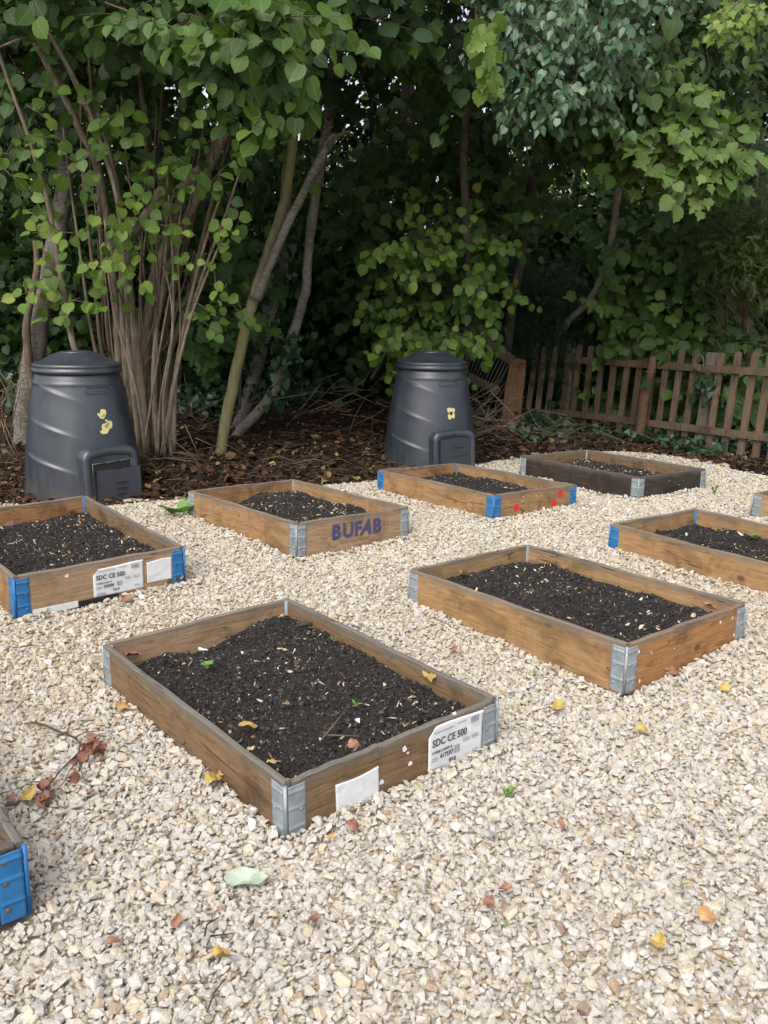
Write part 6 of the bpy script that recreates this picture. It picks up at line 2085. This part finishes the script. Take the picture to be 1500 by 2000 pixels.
weed('thin feathery weed growing through the gravel right of the nearest bed', (990, 1562), 6, 0.055, upright=2.4)
weed('small green weed by the left corner of the nearest bed', (177, 1337), 5, 0.05, upright=.7)
weed('tiny weed on the gravel at right, below the golden bed', (1042, 1328), 4, 0.05, upright=2.2)
weed('small green sprig in the gravel near the fence, right of the dark bed', (1428, 942), 6, 0.08, upright=.6)
weed('tiny green sprig in the foreground gravel', (992, 1818), 4, 0.03, upright=1.0)
weed('small clover-like weed in the right foreground gravel', (1430, 1622), 4, 0.03, upright=.4)
weed('pale seedling in the soil of the right-edge bed', (1473, 1052), 6, 0.08, z=.12, upright=.9, wid=1.5)
weed('grass-like weed in the gravel right of the dark bed', (1395, 968), 6, 0.09, upright=2.5)
weed('green ground-ivy sprig on the litter behind the stencilled bed', (435, 925), 6, 0.10, upright=.5, wid=1.8)
weed('small fresh green plant on the litter right of the right bin', (965, 893), 6, 0.10, upright=.4, wid=1.6)

# ------------------------------------------------------------------ odds and ends
def lump(name, label, cat, uv, size_, material, z=None, sc=(1, 1, 1), src=3):
    p = ground_hit(*uv) if z is None else ground_hit(uv[0], uv[1], z)
    me = stones[src].data.copy(); me.materials.clear(); me.materials.append(M[material])
    o = link(name, me)
    o.matrix_world = Matrix.Translation(p + np.array([0, 0, size_ * .2])) @ Matrix.Rotation(rng.uniform(0, 6), 4, 'Z') @ Matrix.Diagonal((size_ * sc[0], size_ * sc[1], size_ * sc[2], 1))
    tag(o, label, cat)
lump('clay_lump', 'dull red flat lump against the felt strip of the left bed', 'stone', (157, 1184), .13, 'red_clay', sc=(1.3, .7, .5))
lump('clod', 'pinkish clod in the far left bed near its back board', 'stone', (22, 1030), .07, 'red_clay', z=.16)
lump('white_pebble', 'bright white pebble on the soil of the nearest bed', 'stone', (700, 1410), .026, 'paper', z=.14)
lump('white_chip', 'white chip on the rim of the nearest bed above its label', 'stone', (888, 1396), .02, 'paper', z=.172)
lump('foil_scrap', 'pale torn scrap in the soil of the nearest bed, back left', 'litter', (393, 1272), .05, 'paper', z=.11, sc=(1.3, .7, .3))
mb = MB()
p0, p1 = ground_hit(578, 1226, .14), ground_hit(610, 1222, .14)
mb.tube([p0 + np.array([0, 0, .006]), (p0 + p1) / 2 + np.array([0, 0, .012]), p1 + np.array([0, 0, .006])], [.006, .012, .008], 8)
tag(mb.build('wood_sliver', M['bark_dark']), 'dark sliver of wood on the soil at the back of the nearest bed', 'wood')
mb = MB()
p0, p1 = ground_hit(625, 1448, .135), ground_hit(680, 1390, .135)
mb.tube([p0, (p0 + p1) / 2 + np.array([.004, 0, .012]), p1 + np.array([0, 0, .02])], [.0022, .0028, .002], 6)
tag(mb.build('stick', M['twig']), 'thin pale stick sloping on the soil of the nearest bed', 'stick')
mb = MB()
p0, p1 = ground_hit(640, 1439, .135), ground_hit(702, 1443, .135)
mb.tube([p0 + np.array([0, 0, .006]), p1 + np.array([0, 0, .008])], [.002, .0024], 6)
tag(mb.build('stick', M['twig']), 'thin dark stick lying flat beside the sloping one in the nearest bed', 'stick')
for uv0, uvm, uv1, lb in (((400, 1845), (405, 1822), (428, 1808), 'thin black bent twig in the foreground gravel, left'), ((405, 1995), (420, 1955), (440, 1930), 'thin black twig at the very bottom of the gravel'),
                          ((405, 1862), (412, 1845), (455, 1840), 'thin black twig beside the bottom yellow leaf')):
    mb = MB(); mb.tube([ground_hit(*q) + np.array([0, 0, .022]) for q in (uv0, uvm, uv1)], [.0024, .002, .0012], 6)
    tag(mb.build('twig', M['bark_dark']), lb, 'twig')

# ------------------------------------------------------------------ print becomes plain mesh
bpy.context.view_layer.update()
_dg = bpy.context.evaluated_depsgraph_get()
for o in [q for q in SC.objects if q.type == 'FONT']:
    me = bpy.data.meshes.new_from_object(o.evaluated_get(_dg))
    nm, par, ml = o.name, o.parent, o.matrix_local.copy()
    bpy.data.objects.remove(o)
    me.name = nm
    link(nm, me, par, None, matrix=ml)
